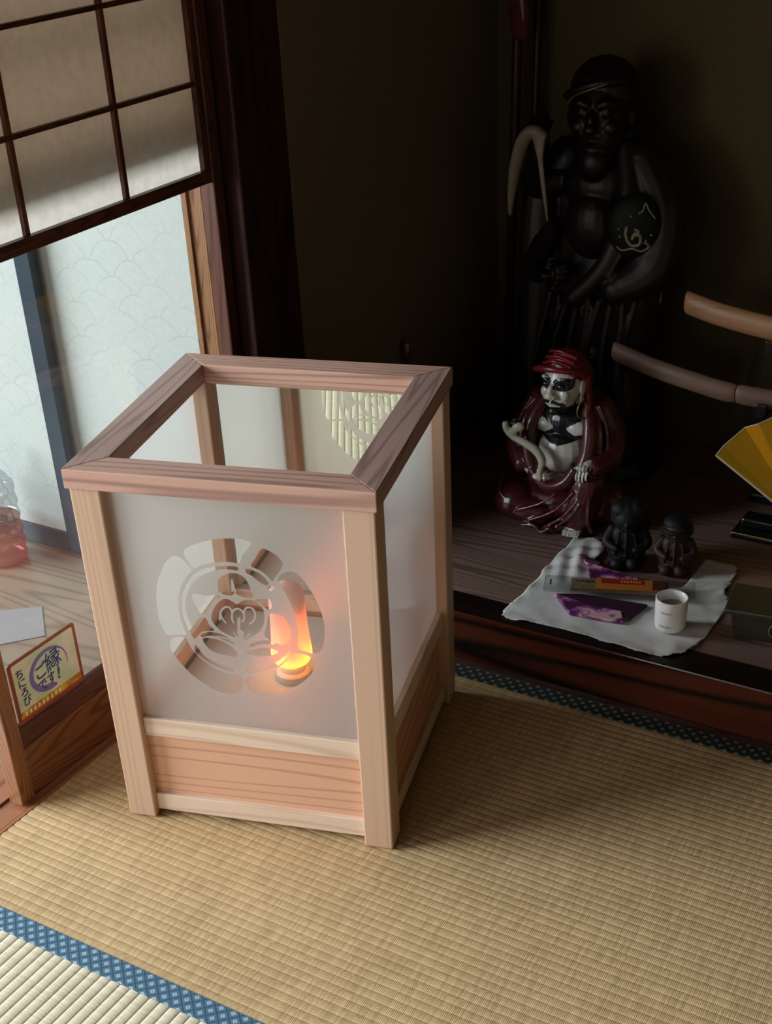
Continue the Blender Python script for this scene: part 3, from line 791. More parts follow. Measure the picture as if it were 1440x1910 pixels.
DS = thing('seated_monk_figurine', 'glazed seated monk figurine in red robe and hood, white face with black brows and beard', 'figurine', (-.165, .992, .1008), math.radians(4))
DS.scale = (.985, .985, .985)
g = G()
hc = Vector((-.002, -.032, .300)); HR = rotz(-14)
def hd(x, y, z): return tuple(hc + HR @ Vector((x, y, z)))
g.ell(hc, (.041, .044, .050), HR, 24, 16)                                   # skull
g.ell(hd(0, -.016, -.026), (.034, .030, .030), HR)                          # jaw
g.ell(hd(0, -.044, -.006), (.0075, .012, .014), HR @ rotx(-14))             # nose bridge
g.ell(hd(0, -.052, -.014), (.0105, .0085, .008), HR)                        # nose tip
for s in (-1, 1):
    g.ell(hd(s * .0085, -.049, -.016), (.006, .007, .0055), HR)             # nostril wings
    g.ell(hd(s * .021, -.031, -.015), (.012, .010, .013), HR)               # cheeks
    g.tube([hd(s * .006, -.0445, .012), hd(s * .018, -.0435, .0185), hd(s * .032, -.030, .013)], [.0042, .0058, .004], 10)  # brow ridge
    g.ell(hd(s * .017, -.0385, .004), (.0085, .006, .0055), HR)             # eyeball
    g.ell(hd(s * .043, .000, -.004), (.005, .009, .016), HR)                # ear
    g.ell(hd(s * .043, -.003, -.026), (.004, .006, .010), HR)               # long lobe
g.tube([hd(-.016, -.038, -.034), hd(0, -.046, -.030), hd(.016, -.038, -.034)], [.003, .0045, .003], 10)   # upper lip
g.tube([hd(-.012, -.039, -.039), hd(0, -.045, -.038), hd(.012, -.039, -.039)], [.0028, .004, .0028], 10)  # lower lip
g.ell(hd(0, -.036, -.050), (.013, .011, .009), HR)                          # chin
g.ell((0, -.012, .255), (.030, .028, .030))                                 # neck
g.ell((0, -.016, .215), (.056, .044, .042))                                 # chest
for s in (-1, 1): g.ell((s * .030, -.040, .208), (.030, .020, .022))        # breasts
g.ell((0, -.030, .160), (.056, .050, .046))                                 # belly
g.ell((0, -.058, .148), (.036, .020, .032))
g.ell((0, -.01, .10), (.06, .04, .04))
limb(g, [(.058, -.012, .175), (.080, -.045, .160), (.070, -.084, .150)], [.012, .012, .0115])   # left forearm
limb(g, [(-.058, -.012, .175), (-.076, -.055, .140), (-.040, -.088, .120)], [.012, .012, .011])
def fig_hand(g, c, fwd, side, up, s=1.0, curl=.6):
    """palm with four bent fingers and a thumb leaving its side"""
    c = Vector(c); F = Vector(fwd).normalized(); S_ = Vector(side).normalized(); N = Vector(up).normalized()
    g.ell(c, (.0125 * s, .0125 * s, .008 * s))
    for k, (off, ln) in enumerate(((-.0105, .021), (-.0036, .0245), (.0036, .023), (.0105, .018))):
        a = c + S_ * off * s + F * .007 * s
        b1 = a + F * ln * .45 * s + N * .002 * s
        b2 = b1 + F * ln * .38 * s - N * ln * curl * .35 * s
        b3 = b2 + F * ln * .18 * s - N * ln * curl * .5 * s
        g.tube([a, b1, b2, b3], [.0033 * s, .0032 * s, .003 * s, .0024 * s], 8)
    a = c + S_ * -.010 * s
    g.tube([a, a + S_ * -.009 * s + F * .004 * s, a + S_ * -.011 * s + F * .013 * s - N * .004 * s], [.004 * s, .0036 * s, .0027 * s], 8)
fig_hand(g, (.066, -.090, .150), (-.12, -.45, -.9), (1, 0, 0), (0, -1, .4))
fig_hand(g, (-.030, -.094, .119), (.9, -.3, -.2), (0, 0, -1), (0, -1, 0), curl=1.3)
# foot with toes
g.ell((.050, -.076, .018), (.020, .030, .014)); g.ell((.050, -.055, .035), (.016, .016, .03))
for k in range(5):
    x = .036 + k * .0073; g.tube([(x, -.092, .015), (x - .0008, -.109, .013), (x - .0008, -.117, .0070)], [.0038, .0040 + (.001 if k == 0 else 0), .0032], 8)
HI = HR.inverted()
def paint_face(co):
    P = np.array([list(HI @ (Vector(c) - hc)) for c in co]); f = np.zeros(len(co))
    x, y, z = P[:, 0], P[:, 1], P[:, 2]; ax = np.abs(x)
    head = (co[:, 2] > .243) & (y < .03)
    eye = (np.abs((ax - .0205) / .0160) ** 3 + np.abs((z - .0075) / .0125) ** 3) < 1
    brow = (ax > .005) & (ax < .036) & (z > .010) & (z < .0185)
    mous = (ax < .026) & (np.abs(z + .0255 + ax * .35) < .0038) & (ax > .002)
    side = (np.abs(ax - (.020 - (z + .03) * .25)) < .004) & (z < -.028) & (z > -.06)
    chin = (ax < .015) & (z < -.044) & (z > -.060)
    back = (y > -.004) & (ax > .036)
    stub = (z < -.058) & (y < 0)
    f[head & (y < -.004) & (eye | brow)] = 1
    f[head & (y < 0) & (mous | side)] = 1
    f[head & (y < 0) & chin] = .45
    f[back & (z > -.02) & (ax < .0425)] = .9
    X, Z = co[:, 0], co[:, 2]
    chest = (co[:, 1] < -.03) & (np.abs(X) < .024 + .010 * np.sin(Z * 200)) & (Z > .186) & (Z < .262)
    f[chest] = 1
    under = (co[:, 1] < -.045) & (np.abs(Z - (.186 + .25 * np.abs(X))) < .006) & (np.abs(X) < .05)
    f[under] = 1
    neck = (Z > .226) & (Z < .262) & (P[:, 2] < -.045); f[neck & (np.abs(X) < .04)] = .8
    groove = (co[:, 1] < -.102) & (Z < .03) & (np.abs(((X - .0325) / .0073) % 1.0) < .22); f[groove] = 1
    gh = (np.hypot(X - .066, Z - .132) < .026) & (co[:, 1] < -.085) & (np.abs((((X - .066) / .007) + .5) % 1.0 - .5) > .36); f[gh] = 1
    return f
sculpt('body', g, M_skin, DS, voxel=.0013, smooth=3, paint=paint_face, label=None) if False else sculpt('body', g, M_skin, DS, voxel=.0013, smooth=3, paint=paint_face)
# robe
g = G()
g.ell((0, .020, .175), (.080, .052, .105))
g.ell((0, .02, .245), (.070, .040, .035))
for s in (-1, 1):
    limb(g, [(s * .040, -.012, .262), (s * .060, -.046, .215), (s * .062, -.066, .16), (s * .040, -.080, .112)], [.016, .017, .016, .016])   # lapel
    limb(g, [(s * .066, .005, .238), (s * .090, .0, .190), (s * .096, -.030, .155), (s * (.082 if s > 0 else .074), -.070, .146 if s > 0 else .130)], [.028, .030, .028, .020])       # sleeve
    for q in range(3):
        o = .010 * q
        g.tube(smoothpath([(s * (.05 + o), -.020 - .004 * q, .258), (s * (.072 + o), -.054 + o * .9, .21), (s * (.074 + o), -.070 + o, .155), (s * (.055 + o), -.080 + o, .118)], 5), .0042, 8)
    g.tube(smoothpath([(s * .096, .002, .232), (s * .119, -.012, .185), (s * .118, -.045, .145)], 5), .004, 8)
g.ell((0, -.005, .045), (.120, .085, .048))                                                                      # lap
g.ell((-.088, -.060, .040), (.048, .046, .040)); g.ell((-.050, -.075, .032), (.060, .034, .030))                  # folded leg
limb(g, [(.040, .0, .07), (.068, -.060, .105)], [.045, .035]); limb(g, [(.068, -.066, .105), (.060, -.076, .060), (.052, -.078, .030)], [.036, .035, .030])  # raised knee
g.ell((.085, -.02, .05), (.052, .05, .05))
g.tube(smoothpath([(-.046, -.086, .128), (-.022, -.094, .108), (.004, -.097, .102), (.030, -.094, .116), (.048, -.088, .145)], 5), .0125, 10)                    # hem under the belly
for a, b2, c2 in (((.035, -.098, .118), (-.010, -.104, .070), (-.070, -.104, .040)), ((.050, -.102, .100), (.012, -.110, .055), (-.045, -.108, .022)),
                  ((.060, -.106, .085), (.030, -.114, .045), (-.010, -.108, .014)), ((.066, -.108, .080), (.052, -.112, .055), (.022, -.106, .024)),
                  ((.082, -.098, .09), (.084, -.106, .05), (.082, -.09, .016)), ((-.12, -.05, .1), (-.118, -.085, .07), (-.09, -.1, .05))):
    g.tube(smoothpath([a, b2, c2], 5), [.0028] * 6 + [.0040] * 5, 8)
g.tube(smoothpath([(-.06, -.108, .010), (-.03, -.112, .016), (-.012, -.116, .006), (.006, -.117, .018), (.016, -.110, .010), (.024, -.098, .034), (.076, -.096, .034), (.088, -.09, .010)], 4), .0048, 8)
sculpt('robe', g, M_robe_r, DS, voxel=.0018, smooth=7)
# hood: cap over the skull, folds, and a brim running out to the side
g = G()
g.ell(hd(0, .010, .022), (.0445, .044, .040), HR); g.ell(hd(.004, .026, .0), (.041, .034, .05), HR)
g.tube(smoothpath([hd(-.056, -.026, .022), hd(-.034, -.038, .030), hd(-.008, -.046, .037), hd(.022, -.040, .037), hd(.043, -.012, .030), hd(.044, .012, .012)], 5), lerpl([.0045, .0075, .0065, .0055, .006, .006], 26), 10)
for q in range(3):
    g.tube(smoothpath([hd(-.034, -.026 + q * .010, .038 + q * .009), hd(-.004, -.030 + q * .010, .048 + q * .007), hd(.030, -.022 + q * .01, .040 + q * .006)], 5), .0034, 8)
g.tube(smoothpath([hd(.044, .010, .02), hd(.046, .014, -.02), hd(.05, .012, -.05)], 5), .009, 10)
sculpt('hood', g, M_hood_r, DS, voxel=.0014, smooth=5)
# ear ring
ring = [hd(.049 + .002 * math.cos(a), -.008 + .014 * math.cos(a), -.046 + .017 * math.sin(a)) for a in [2 * math.pi * k / 24 for k in range(24)]]
obj('ear_ring', G().tube(ring, .0019, 8, closed_path=True), M_goldm, DS, smooth=True)
# curved scepter in the right hand
g = G(); p = smoothpath([(-.024, -.099, .104), (-.022, -.102, .135), (-.018, -.104, .158), (-.032, -.104, .178), (-.058, -.102, .190), (-.082, -.100, .198), (-.097, -.098, .212), (-.101, -.096, .226)], 6)
g.tube(p, lerpl([.0045, .0055, .0085, .0088, .0078, .0070, .0078, .0055], len(p)), 14)
g.ell((-.072, -.097, .219), (.013, .008, .010)); g.ell((-.086, -.097, .208), (.014, .008, .008))
sculpt('scepter', g, M_bone, DS, voxel=.0012, smooth=2)
obj('scepter_knob', G().ell((-.080, -.096, .232), (.0055, .0055, .0045)).ell((-.078, -.094, .225), (.014, .008, .005)), plain('dark_knob', '2a2a22', .4), DS, smooth=True)

# ------------------------------------------------------------------ tall carved standing statue
M_carve = MatB('dark_carved_wood'); nn = M_carve.noise(M_carve.mapped((30, 30, 8)), 1.0, 4)
M_carve.base(M_carve.mix(nn.step(.3, .7), col('0c0806'), col('1c0f0b'))); M_carve.set(Roughness=.42, Specular_IOR_Level=.3); M_carve.bump(nn, .4, .003); M_carve = M_carve.m
M_carve_r = plain('reddish_lacquered_robe', '1e0f0b', .5, .35, .5, scale=25)
M_pale = plain('aged_pale_inlay', '8a7c68', .5, .2, .4, scale=60)
M_green = plain('dark_green_lacquer', '0e140e', .6, .2, .2)
M_gilt = plain('worn_gilt', '7a5a30', .35, .3, .5, metal=.4)
BS = thing('standing_monk_statue', 'tall dark carved wooden statue of a standing bearded monk at the back of the alcove', 'statue', (-.222, 1.255, .1008), math.radians(2))
g = G(); hc2 = Vector((0, -.03, .735)); HQ = rotz(4)
def h2(x, y, z): return tuple(hc2 + HQ @ Vector((x, y, z)))
g.ell(hc2, (.060, .062, .075), HQ, 24, 16); g.ell(h2(0, -.02, -.04), (.050, .045, .045), HQ)
g.ell(h2(0, -.064, -.008), (.011, .016, .020), HQ); g.ell(h2(0, -.075, -.02), (.015, .012, .011), HQ)
for s in (-1, 1):
    g.ell(h2(s * .03, -.046, -.02), (.018, .015, .016), HQ); g.tube([h2(s * .007, -.062, .018), h2(s * .025, -.061, .026), h2(s * .045, -.044, .018)], [.006, .009, .006], 10)
    g.ell(h2(s * .024, -.054, .006), (.011, .008, .008), HQ); g.ell(h2(s * .062, 0, -.01), (.008, .012, .024), HQ)
g.tube([h2(-.024, -.055, -.044), h2(0, -.064, -.040), h2(.024, -.055, -.044)], [.005, .007, .005], 10)
g.ell(h2(0, -.04, -.085), (.034, .03, .035), HQ)          # beard
g.ell((0, -.03, .60), (.075, .05, .06)); g.ell((0, -.055, .53), (.06, .045, .07)); g.ell((0, 0, .66), (.05, .045, .06))
limb(g, [(-.09, -.02, .60), (-.125, -.06, .60), (-.100, -.10, .665)], [.035, .028, .018])
fig_hand(g, (-.098, -.105, .680), (0, -.1, 1), (1, 0, 0), (0, -1, 0), s=1.7, curl=1.2)
fig_hand(g, (-.07, -.12, .44), (1, -.2, .1), (0, 0, -1), (0, -1, 0), s=1.6, curl=1.1)
limb(g, [(-.10, -.03, .50), (-.11, -.09, .44), (-.07, -.115, .44)], [.03, .024, .016])
sculpt('body', g, M_carve, BS, voxel=.0030, smooth=3)
g = G()
g.ell((0, .03, .56), (.135, .07, .12)); g.ell((0, .02, .36), (.135, .090, .25)); g.ell((.0, .01, .14), (.120, .085, .16)); g.ell((0, .0, .05), (.128, .10, .07))
limb(g, [(.08, -.01, .64), (.128, -.03, .56), (.125, -.06, .46), (.07, -.10, .42)], [.045, .052, .050, .030])
limb(g, [(-.08, 0, .64), (-.125, -.02, .58), (-.13, -.03, .45)], [.04, .035, .04])
limb(g, [(-.12, -.02, .45), (-.125, -.03, .25), (-.10, -.04, .10)], [.045, .04, .04])
limb(g, [(.05, -.03, .67), (.075, -.075, .58), (.05, -.105, .47), (-.01, -.118, .40)], [.018, .020, .020, .02])
for a in range(9):
    x = -.10 + .025 * a; y = -.075 - .035 * math.cos(x * 12)
    g.tube(smoothpath([(x * .9 + .02, y - .005, .40), (x + .012 * math.sin(a * 2.1), y - .012, .25), (x * 1.1, y, .06)], 5), .0075, 8)
for q in range(4):
    g.tube(smoothpath([(.06 + .02 * q, -.04 + .01 * q, .665 - .012 * q), (.10 + .018 * q, -.085 + .016 * q, .56), (.06 + .03 * q, -.118 + .02 * q, .445 - .02 * q)], 5), .005, 8)
sculpt('robe', g, M_carve_r, BS, voxel=.0034, smooth=3)
g = G(); g.ell(h2(0, .015, .035), (.068, .066, .062), HQ); g.ell(h2(0, .035, -.03), (.072, .05, .09), HQ)
g.tube(smoothpath([h2(-.062, -.03, .03), h2(-.035, -.062, .045), h2(0, -.072, .058), h2(.035, -.062, .064), h2(.06, -.028, .060)], 5), .009, 10)
sculpt('hood', g, M_carve, BS, voxel=.0030, smooth=2)
obj('hood_trim', G().tube(smoothpath([h2(-.050, -.058, .026), h2(-.030, -.073, .040), h2(0, -.082, .052), h2(.03, -.074, .062)], 5), .0022, 8), M_gilt, BS, smooth=True, label='thin glinting edge of the hood')
g = G()
p = smoothpath([(-.078, -.122, .700), (-.100, -.128, .712), (-.125, -.118, .690), (-.147, -.105, .640), (-.160, -.095, .580), (-.165, -.09, .540)], 6)
g.tube(p, lerpl([.014, .017, .017, .014, .009, .003], len(p)), 14, .7)
p = smoothpath([(-.088, -.128, .705), (-.082, -.135, .665), (-.074, -.135, .610), (-.066, -.13, .545)], 6)
g.tube(p, lerpl([.016, .006, .005, .002], len(p)), 12, .7)
sculpt('fly_whisk', g, M_pale, BS, voxel=.0018, smooth=2)
g = G(); g.ell((.100, -.098, .545), (.052, .022, .062), rotz(18))
obj('round_panel', g, M_green, BS, smooth=True, label='dark round panel on the sleeve')
g = G()
def onp(pts, r):
    q = []
    for a, b2 in pts:
        w = math.sqrt(max(.05, 1 - (a / .052) ** 2 - (b2 / .062) ** 2))
        q.append(Vector((.100, -.098, .545)) + rotz(18) @ Vector((a, -.022 * w - .0012, b2)))
    g.tube(smoothpath(q, 4), r, 6)
onp([(-.030, -.035), (-.020, -.042), (.0, -.038), (.018, -.044), (.034, -.034)], .0022)
onp([(-.012, .005), (-.014, -.012), (-.004, -.030), (.012, -.030), (.014, -.014), (.004, -.008), (-.002, -.020)], .0034)
onp([(.002, .000), (.010, -.004), (.006, -.014)], .003)
onp([(.008, .028), (.016, .034), (.020, .046), (.026, .036), (.032, .028), (.040, .018)], .0018)
onp([(.020, -.026), (.032, -.030)], .0018); onp([(.024, -.020), (.030, -.040)], .0015)
for a, b2 in ((-.028, -.002), (-.026, -.016), (.034, -.014), (-.006, .022)): onp([(a, b2), (a + .001, b2 + .003)], .0022)
obj('pale_dragon_inlay', g, M_pale, BS, smooth=True)
g = G()
for (x, z, r) in ((.065, .415, .018), (.018, .375, .012), (.03, .29, .010)):
    y = -.122
    pts = [(x + r * math.cos(a), y + .2 * x, z + r * math.sin(a)) for a in [2 * math.pi * k / 24 for k in range(24)]]
    g = G().tube(pts, .0022, 6, closed_path=True); g.ell((x, y + .2 * x + .004, z), (r * .85, .006, r * .75))
    obj('round_ornament', g, M_gilt, BS, smooth=True)
g = G().lathe([(.150, 0), (.155, .01), (.145, .035), (.135, .045)], 32, sy=.8)
obj('statue_base', g, M_carve, BS, bevel=.002)

# ------------------------------------------------------------------ cloth and the small things on it
outline = [(-.099, .893), (-.053, .903), (-.026, .862), (-.016, .800), (.090, .786), (.160, .796), (.164, .916), (.226, .913), (.236, .807), (.256, .779), (.257, .69), (.254, .618),
           (.236, .572), (.197, .553), (.14, .556), (.078, .559), (-.007, .561), (-.092, .555), (-.095, .626), (-.096, .708), (-.099, .805)]
def cloth_mesh():
    pts = [tuple(p)[:2] for p in smoothpath([(a, b2, 0) for a, b2 in outline + outline[:1]], 3)][:-1]
    bm = bmesh.new(); vs = []
    nx_, ny_ = 84, 84; X = np.linspace(-.11, .265, nx_); Yv = np.linspace(.545, .92, ny_)
    PX, PY = np.meshgrid(X, Yv); sd = poly_sdf(PX, PY, pts)
    keep = {}
    for j in range(ny_):
        for i in range(nx_):
            if sd[j, i] > -.0045:
                x, y = PX[j, i], PY[j, i]
                e = max(0, .02 - max(sd[j, i], 0)) / .02
                zz = .0016 + .0010 * math.sin(x * 60 + 3 * math.sin(y * 33)) * math.sin(y * 47 + 1.3)
                if sd[j, i] < 0:                                        # snap the outermost ring to the outline
                    best = min(range(len(pts)), key=lambda k: (pts[k][0] - x) ** 2 + (pts[k][1] - y) ** 2)
                    x, y = x * .5 + pts[best][0] * .5, y * .5 + pts[best][1] * .5
                crum = max(0, 1 - math.hypot((x + .055) / .055, (y - .80) / .11))
                zz += crum * (.009 + .005 * math.sin(x * 170 + y * 60) + .004 * math.sin(y * 140 - x * 50))
                crum = max(0, 1 - math.hypot((x - .235) / .04, (y - .80) / .05)); zz += crum * .010
                crum = max(0, 1 - math.hypot((x - .225) / .035, (y - .585) / .03)); zz += crum * .008
                zz += .0022 * e * (math.sin(x * 110) * math.sin(y * 95) + .3)
                keep[(i, j)] = bm.verts.new((x, y, max(zz, .0009)))
    for (i, j) in keep:
        q = [(i, j), (i + 1, j), (i + 1, j + 1), (i, j + 1)]
        if all(k in keep for k in q): bm.faces.new([keep[k] for k in q])
    for v_ in [v_ for v_ in bm.verts if not v_.link_faces]: bm.verts.remove(v_)
    me = bpy.data.meshes.new('cloth'); bm.to_mesh(me); bm.free()
    for p in me.polygons: p.use_smooth = True
    return me
b = MatB('washed_cotton'); w1 = b.noise(b.coord(), 700, 2); w2 = b.noise(b.coord(), 24, 4)
b.base(b.mix((w1 * .5 + w2 * .6).clamp(), col('bdb8b8'), col('f2efee'))); b.set(Roughness=.95, Specular_IOR_Level=.1); b.bump(w1 + w2 * 1.5, .6, .0015); M_cloth = b.m
me = cloth_mesh(); me.materials.append(M_cloth)
cl = bpy.data.objects.new('cotton_cloth', me); COL.objects.link(cl); cl.location = (0, 0, .1010)
md = cl.modifiers.new('t', 'SOLIDIFY'); md.thickness = .0008; md.offset = 0
tag(cl, 'crumpled off-white cotton cloth spread on the alcove floor', 'cloth')
CZ = .1045

# cup
cup = thing('sake_cup', 'small white porcelain cup with faint grey writing, on the cloth corner', 'cup', (.1915, .650, CZ - .0005))
M_porc = plain('porcelain', 'f4f2f0', .25, .04, .5, scale=40)
r = .0285; H = .062
obj('cup_body', G().lathe([(.020, 0), (.0255, .002), (r - .0008, .008), (r, .03), (r, H - .001), (r - .001, H), (r - .0028, H - .001), (r - .0035, H - .01), (r - .0045, .010), (.001, .007)], 48), M_porc, cup, smooth=True)
obj('drink', G().lathe([(r - .0042, H - .020), (r - .0042, H - .0185)], 40), plain('dull_liquid', '7a7468', .15), cup)
M_grey = plain('grey_print', '6f706c', .5)
def oncyl(rad, a0, z):
    def f(me):
        for v_ in me.vertices:
            x, y, zz = v_.co; a = a0 + x / rad
            v_.co = (math.sin(a) * (rad + .0003 + zz), -math.cos(a) * (rad + .0003 + zz), z + y)
    return f
for row, z in ((0, .041), (1, .014)):
    g = G(); n_ = 8 if row == 0 else 9
    for k in range(n_):
        a = .05 + row * -.06 + (k - n_ / 2) * .085; q = []
        for da, dz in ((0, 0), (.05, .0006), (.05, .0030), (0, .0022)):
            q.append((math.sin(a + da) * (r + .0003), -math.cos(a + da) * (r + .0003), z + dz + .0010 * math.sin(k * 2.3)))
        g.add(q, [(0, 1, 2, 3)])
    obj('printed_line', g, M_grey, cup)

# patterned pouches
b = MatB('floral_chiyogami'); vo = b.n.new('ShaderNodeTexVoronoi'); b.t.links.new(b.mapped((42, 42, 42)), vo.inputs[0]); vo.inputs['Scale'].default_value = 1.0
d = E(b.t, vo.outputs[0]); n1 = b.noise(b.mapped((26, 26, 26)), 1.0, 2)
c1 = b.mix(n1.step(.42, .50), col('521c50'), col('a04c94'))
c2 = b.mix(n1.step(.52, .6), c1, col('d8a8b4'))
b.base(b.mix(((d - .30).abs() * -1.0 + .06).gt(0) * .6, c2, col('3a1238'))); b.set(Roughness=.5); M_flor = b.m
M_plum = plain('plum_paper', '35122f', .6, .2)
g = G().prism([(-.075, .018), (-.020, -.036), (.080, -.022), (.062, .012), (.006, .006)], 0, .007)
po = thing('paper_pouch', 'purple and pink flowered paper pouch lying nearest the front of the cloth', 'pouch', (.036, .642, CZ), group=None)
obj('pouch_body', g, M_flor, po, bevel=.0025, seg=3)
obj('fold_flap', G().prism([(-.073, .020), (.006, .0075), (.062, .0135), (.085, -.010), (.094, .058), (-.030, .040)], .0002, .0045), M_plum, po, bevel=.0012)
po = thing('paper_pouch', 'purple patterned paper pouch with pointed corner, half under the clear packet', 'pouch', (.03, .765, CZ + .004))
obj('pouch_body', G().prism([(-.075, .036), (-.058, .020), (-.030, -.030), (.060, -.012), (.050, .012), (-.030, .022)], 0, .006), M_flor, po, bevel=.002)
obj('fold_flap', G().prism([(-.077, .040), (-.062, .022), (-.032, .024)], .0062, .012), M_plum, po, bevel=.001)

# clear packet
pk = thing('incense_packet', 'long clear plastic packet with orange band and red label lying between the pouches', 'packet', (.062, .718, CZ + .0105), math.radians(20.5))
M_pack = glass_mat('packet_film', (.82, .83, .82, 1), 1.6)
obj('clear_wrap', G().box(-.135, .142, -.026, .024, 0, .010), M_pack, pk, bevel=.003)
obj('sticks', G().box(-.085, .092, -.021, .019, .002, .0085), plain('beige_sticks', 'a08a6e', .6, .3, scale=120), pk)
obj('orange_band', G().box(-.040, .085, -.0215, .0195, .0086, .0104), plain('orange_print', 'b06a2a', .45), pk)
obj('red_label', G().box(-.030, .048, .000, .0170, .0105, .0109), plain('red_print', '9c1f14', .45), pk)
obj('brown_end_patch', G().box(.064, .088, -.018, .018, .0105, .0109), plain('brown_print', '4a2a1c', .5), pk)
g = G()
for k in range(7): g.box(.006 + k * .0055, .0095 + k * .0055, .0045, .0115, .0110, .0112)
obj('label_writing', g, plain('ochre_print', 'c89a3a', .5), pk)
g = G()
for k in range(6): g.box(-.078 + k * .006, -.0745 + k * .006, .004, .009, .0088, .0092)
M_dp = plain('dark_print', '3a332c', .5)
obj('printed_line', g, M_dp, pk); obj('dark_mark', G().box(-.124, -.121, -.014, .006, .0102, .0105), M_dp, pk)

# two small dark wooden figures
M_ebony = plain('blackened_wood', '101114', .6, .3, .3, scale=60)
M_brownw = plain('brown_carved_wood', '35211a', .6, .4, .4, scale=60)
def small_figure(name, lab, loc, rz, mat_body, mat_cap, s, cap):
    o = thing(name, lab, 'figurine', loc, math.radians(rz))
    g = G()
    g.ell((0, 0, .030 * s), (.036 * s, .030 * s, .034 * s)); g.ell((0, .002, .060 * s), (.032 * s, .026 * s, .030 * s)); g.lathe([(.034 * s, 0), (.036 * s, .012 * s), (.030 * s, .02 * s)], 24, sy=.85)
    g.ell((0, -.004, .098 * s), (.028 * s, .027 * s, .026 * s))
    g.ell((0, -.030 * s, .094 * s), (.005 * s, .005 * s, .006 * s)); g.tube([(-.010 * s, -.027 * s, .086 * s), (0, -.030 * s, .084 * s), (.010 * s, -.027 * s, .086 * s)], .0022 * s, 8)
    for q in (-1, 1):
        limb(g, [(q * .028 * s, 0, .072 * s), (q * .037 * s, -.012 * s, .052 * s), (q * .018 * s, -.030 * s, .046 * s)], [.010 * s, .010 * s, .007 * s], n=10)
        g.ell((q * .015 * s, -.026 * s, .014 * s), (.014 * s, .014 * s, .012 * s))
        g.ell((q * .010 * s, -.0255 * s, .101 * s), (.004 * s, .003 * s, .003 * s)); g.ell((q * .028 * s, 0, .096 * s), (.005 * s, .007 * s, .010 * s))
    for k in range(5):
        a = -1.2 + k * .6; g.tube([(math.sin(a) * .024 * s, -math.cos(a) * .022 * s, .075 * s), (math.sin(a) * .037 * s, -math.cos(a) * .032 * s, .03 * s)], .003 * s, 8)
    sculpt('body', g, mat_body, o, voxel=.0014, smooth=2)
    g = G()
    if cap == 'hood':
        g.ell((0, .004 * s, .104 * s), (.033 * s, .031 * s, .030 * s)); g.ell((.006 * s, .016 * s, .085 * s), (.036 * s, .022 * s, .04 * s)); g.ell((-.012 * s, 0, .114 * s), (.022 * s, .022 * s, .018 * s)); g.ell((.014 * s, 0, .116 * s), (.021 * s, .021 * s, .018 * s))
    else:
        g.ell((0, .002, .112 * s), (.030 * s, .029 * s, .018 * s)); g.lathe([(.034 * s, .098 * s), (.035 * s, .103 * s), (.028 * s, .108 * s)], 28); g.ell((0, .018 * s, .090 * s), (.030 * s, .016 * s, .03 * s))
    sculpt('hood', g, mat_cap, o, voxel=.0014, smooth=2)
    return o
small_figure('wooden_figurine', 'plump blackened small wooden figurine, left of the pair behind the cloth', (.030, .838, .1012), 18, M_ebony, M_ebony, 1.02, 'hood')
small_figure('wooden_figurine', 'small brown carved figurine with dark flat cap, right of the pair behind the cloth', (.122, .853, .1012), 14, M_brownw, M_ebony, .90, 'cap')

# olive box at the right edge
ob = thing('ceramic_box', 'dull olive green oblong ceramic container with round emblem, at the right edge', 'container', (.372, .725, .1008), math.radians(8))
M_ol = plain('olive_glaze', '39382a', .38, .25, .5, scale=30)
def frust(x0, x1, y0, y1, z0, z1, e):
    return G().add([(x0 + e, y0 + e * .4, z0), (x1 - e, y0 + e * .4, z0), (x1 - e, y1, z0), (x0 + e, y1, z0), (x0, y0, z1), (x1, y0, z1), (x1, y1, z1), (x0, y1, z1)],
                   [(3, 2, 1, 0), (4, 5, 6, 7), (0, 1, 5, 4), (1, 2, 6, 5), (2, 3, 7, 6), (3, 0, 4, 7)])
obj('box_body', frust(-.088, .10, -.045, .04, 0, .050, .010), M_ol, ob, bevel=.004, seg=3)
obj('box_rim', G().box(-.098, .11, -.052, .047, .050, .060), M_ol, ob, bevel=.003)
ring = [(-.005 + .014 * math.cos(a), -.0462, .027 + .014 * math.sin(a)) for a in [2 * math.pi * k / 28 for k in range(28)]]
obj('round_emblem', G().tube(ring, .0012, 6, closed_path=True).tube([(-.012, -.0465, .022), (-.005, -.047, .034), (.002, -.0465, .022)], .0012, 6), plain('worn_line', '77735c', .4), ob, smooth=True)

# ------------------------------------------------------------------ folding fan on its stand
fan = thing('folding_fan', 'open gold paper folding fan with pale edges, standing at the right edge', 'fan', (.318, 1.05, .135))
b = MatB('gold_leaf_paper'); n1 = b.noise(b.coord(), 40, 3); b.base(b.mix(n1, col('d69a1c'), col('eab834'))); b.set(Roughness=.34, Metallic=.6); M_leaf = b.m
M_edge = plain('fan_edge', 'c8b8a8', .5)
M_bam = plain('fan_ribs', '3a2416', .4)
rin, rout = .075, .235
folds = 12; a0, a1 = math.radians(153), math.radians(27)
v = []; f = []; ve = []; fe = []
for i in range(folds + 1):
    a = a0 + (a1 - a0) * i / folds; off = (.0 if i % 2 else .032)
    for r_ in (rin, rout): v.append((r_ * math.cos(a), (off * (r_ / rout)) + .006, r_ * math.sin(a)))
for i in range(folds): f.append((2 * i, 2 * i + 1, 2 * i + 3, 2 * i + 2))
fp = obj('gold_paper', G().add(v, f), M_leaf, fan); md = fp.modifiers.new('t', 'SOLIDIFY'); md.thickness = .0009
rim = [v[2 * i + 1] for i in range(folds + 1)]
obj('paper_edge', G().tube(rim, .0015, 5).tube([v[0], v[1]], .0022, 6).tube([v[-2], v[-1]], .0022, 6), M_edge, fan)
g = G()
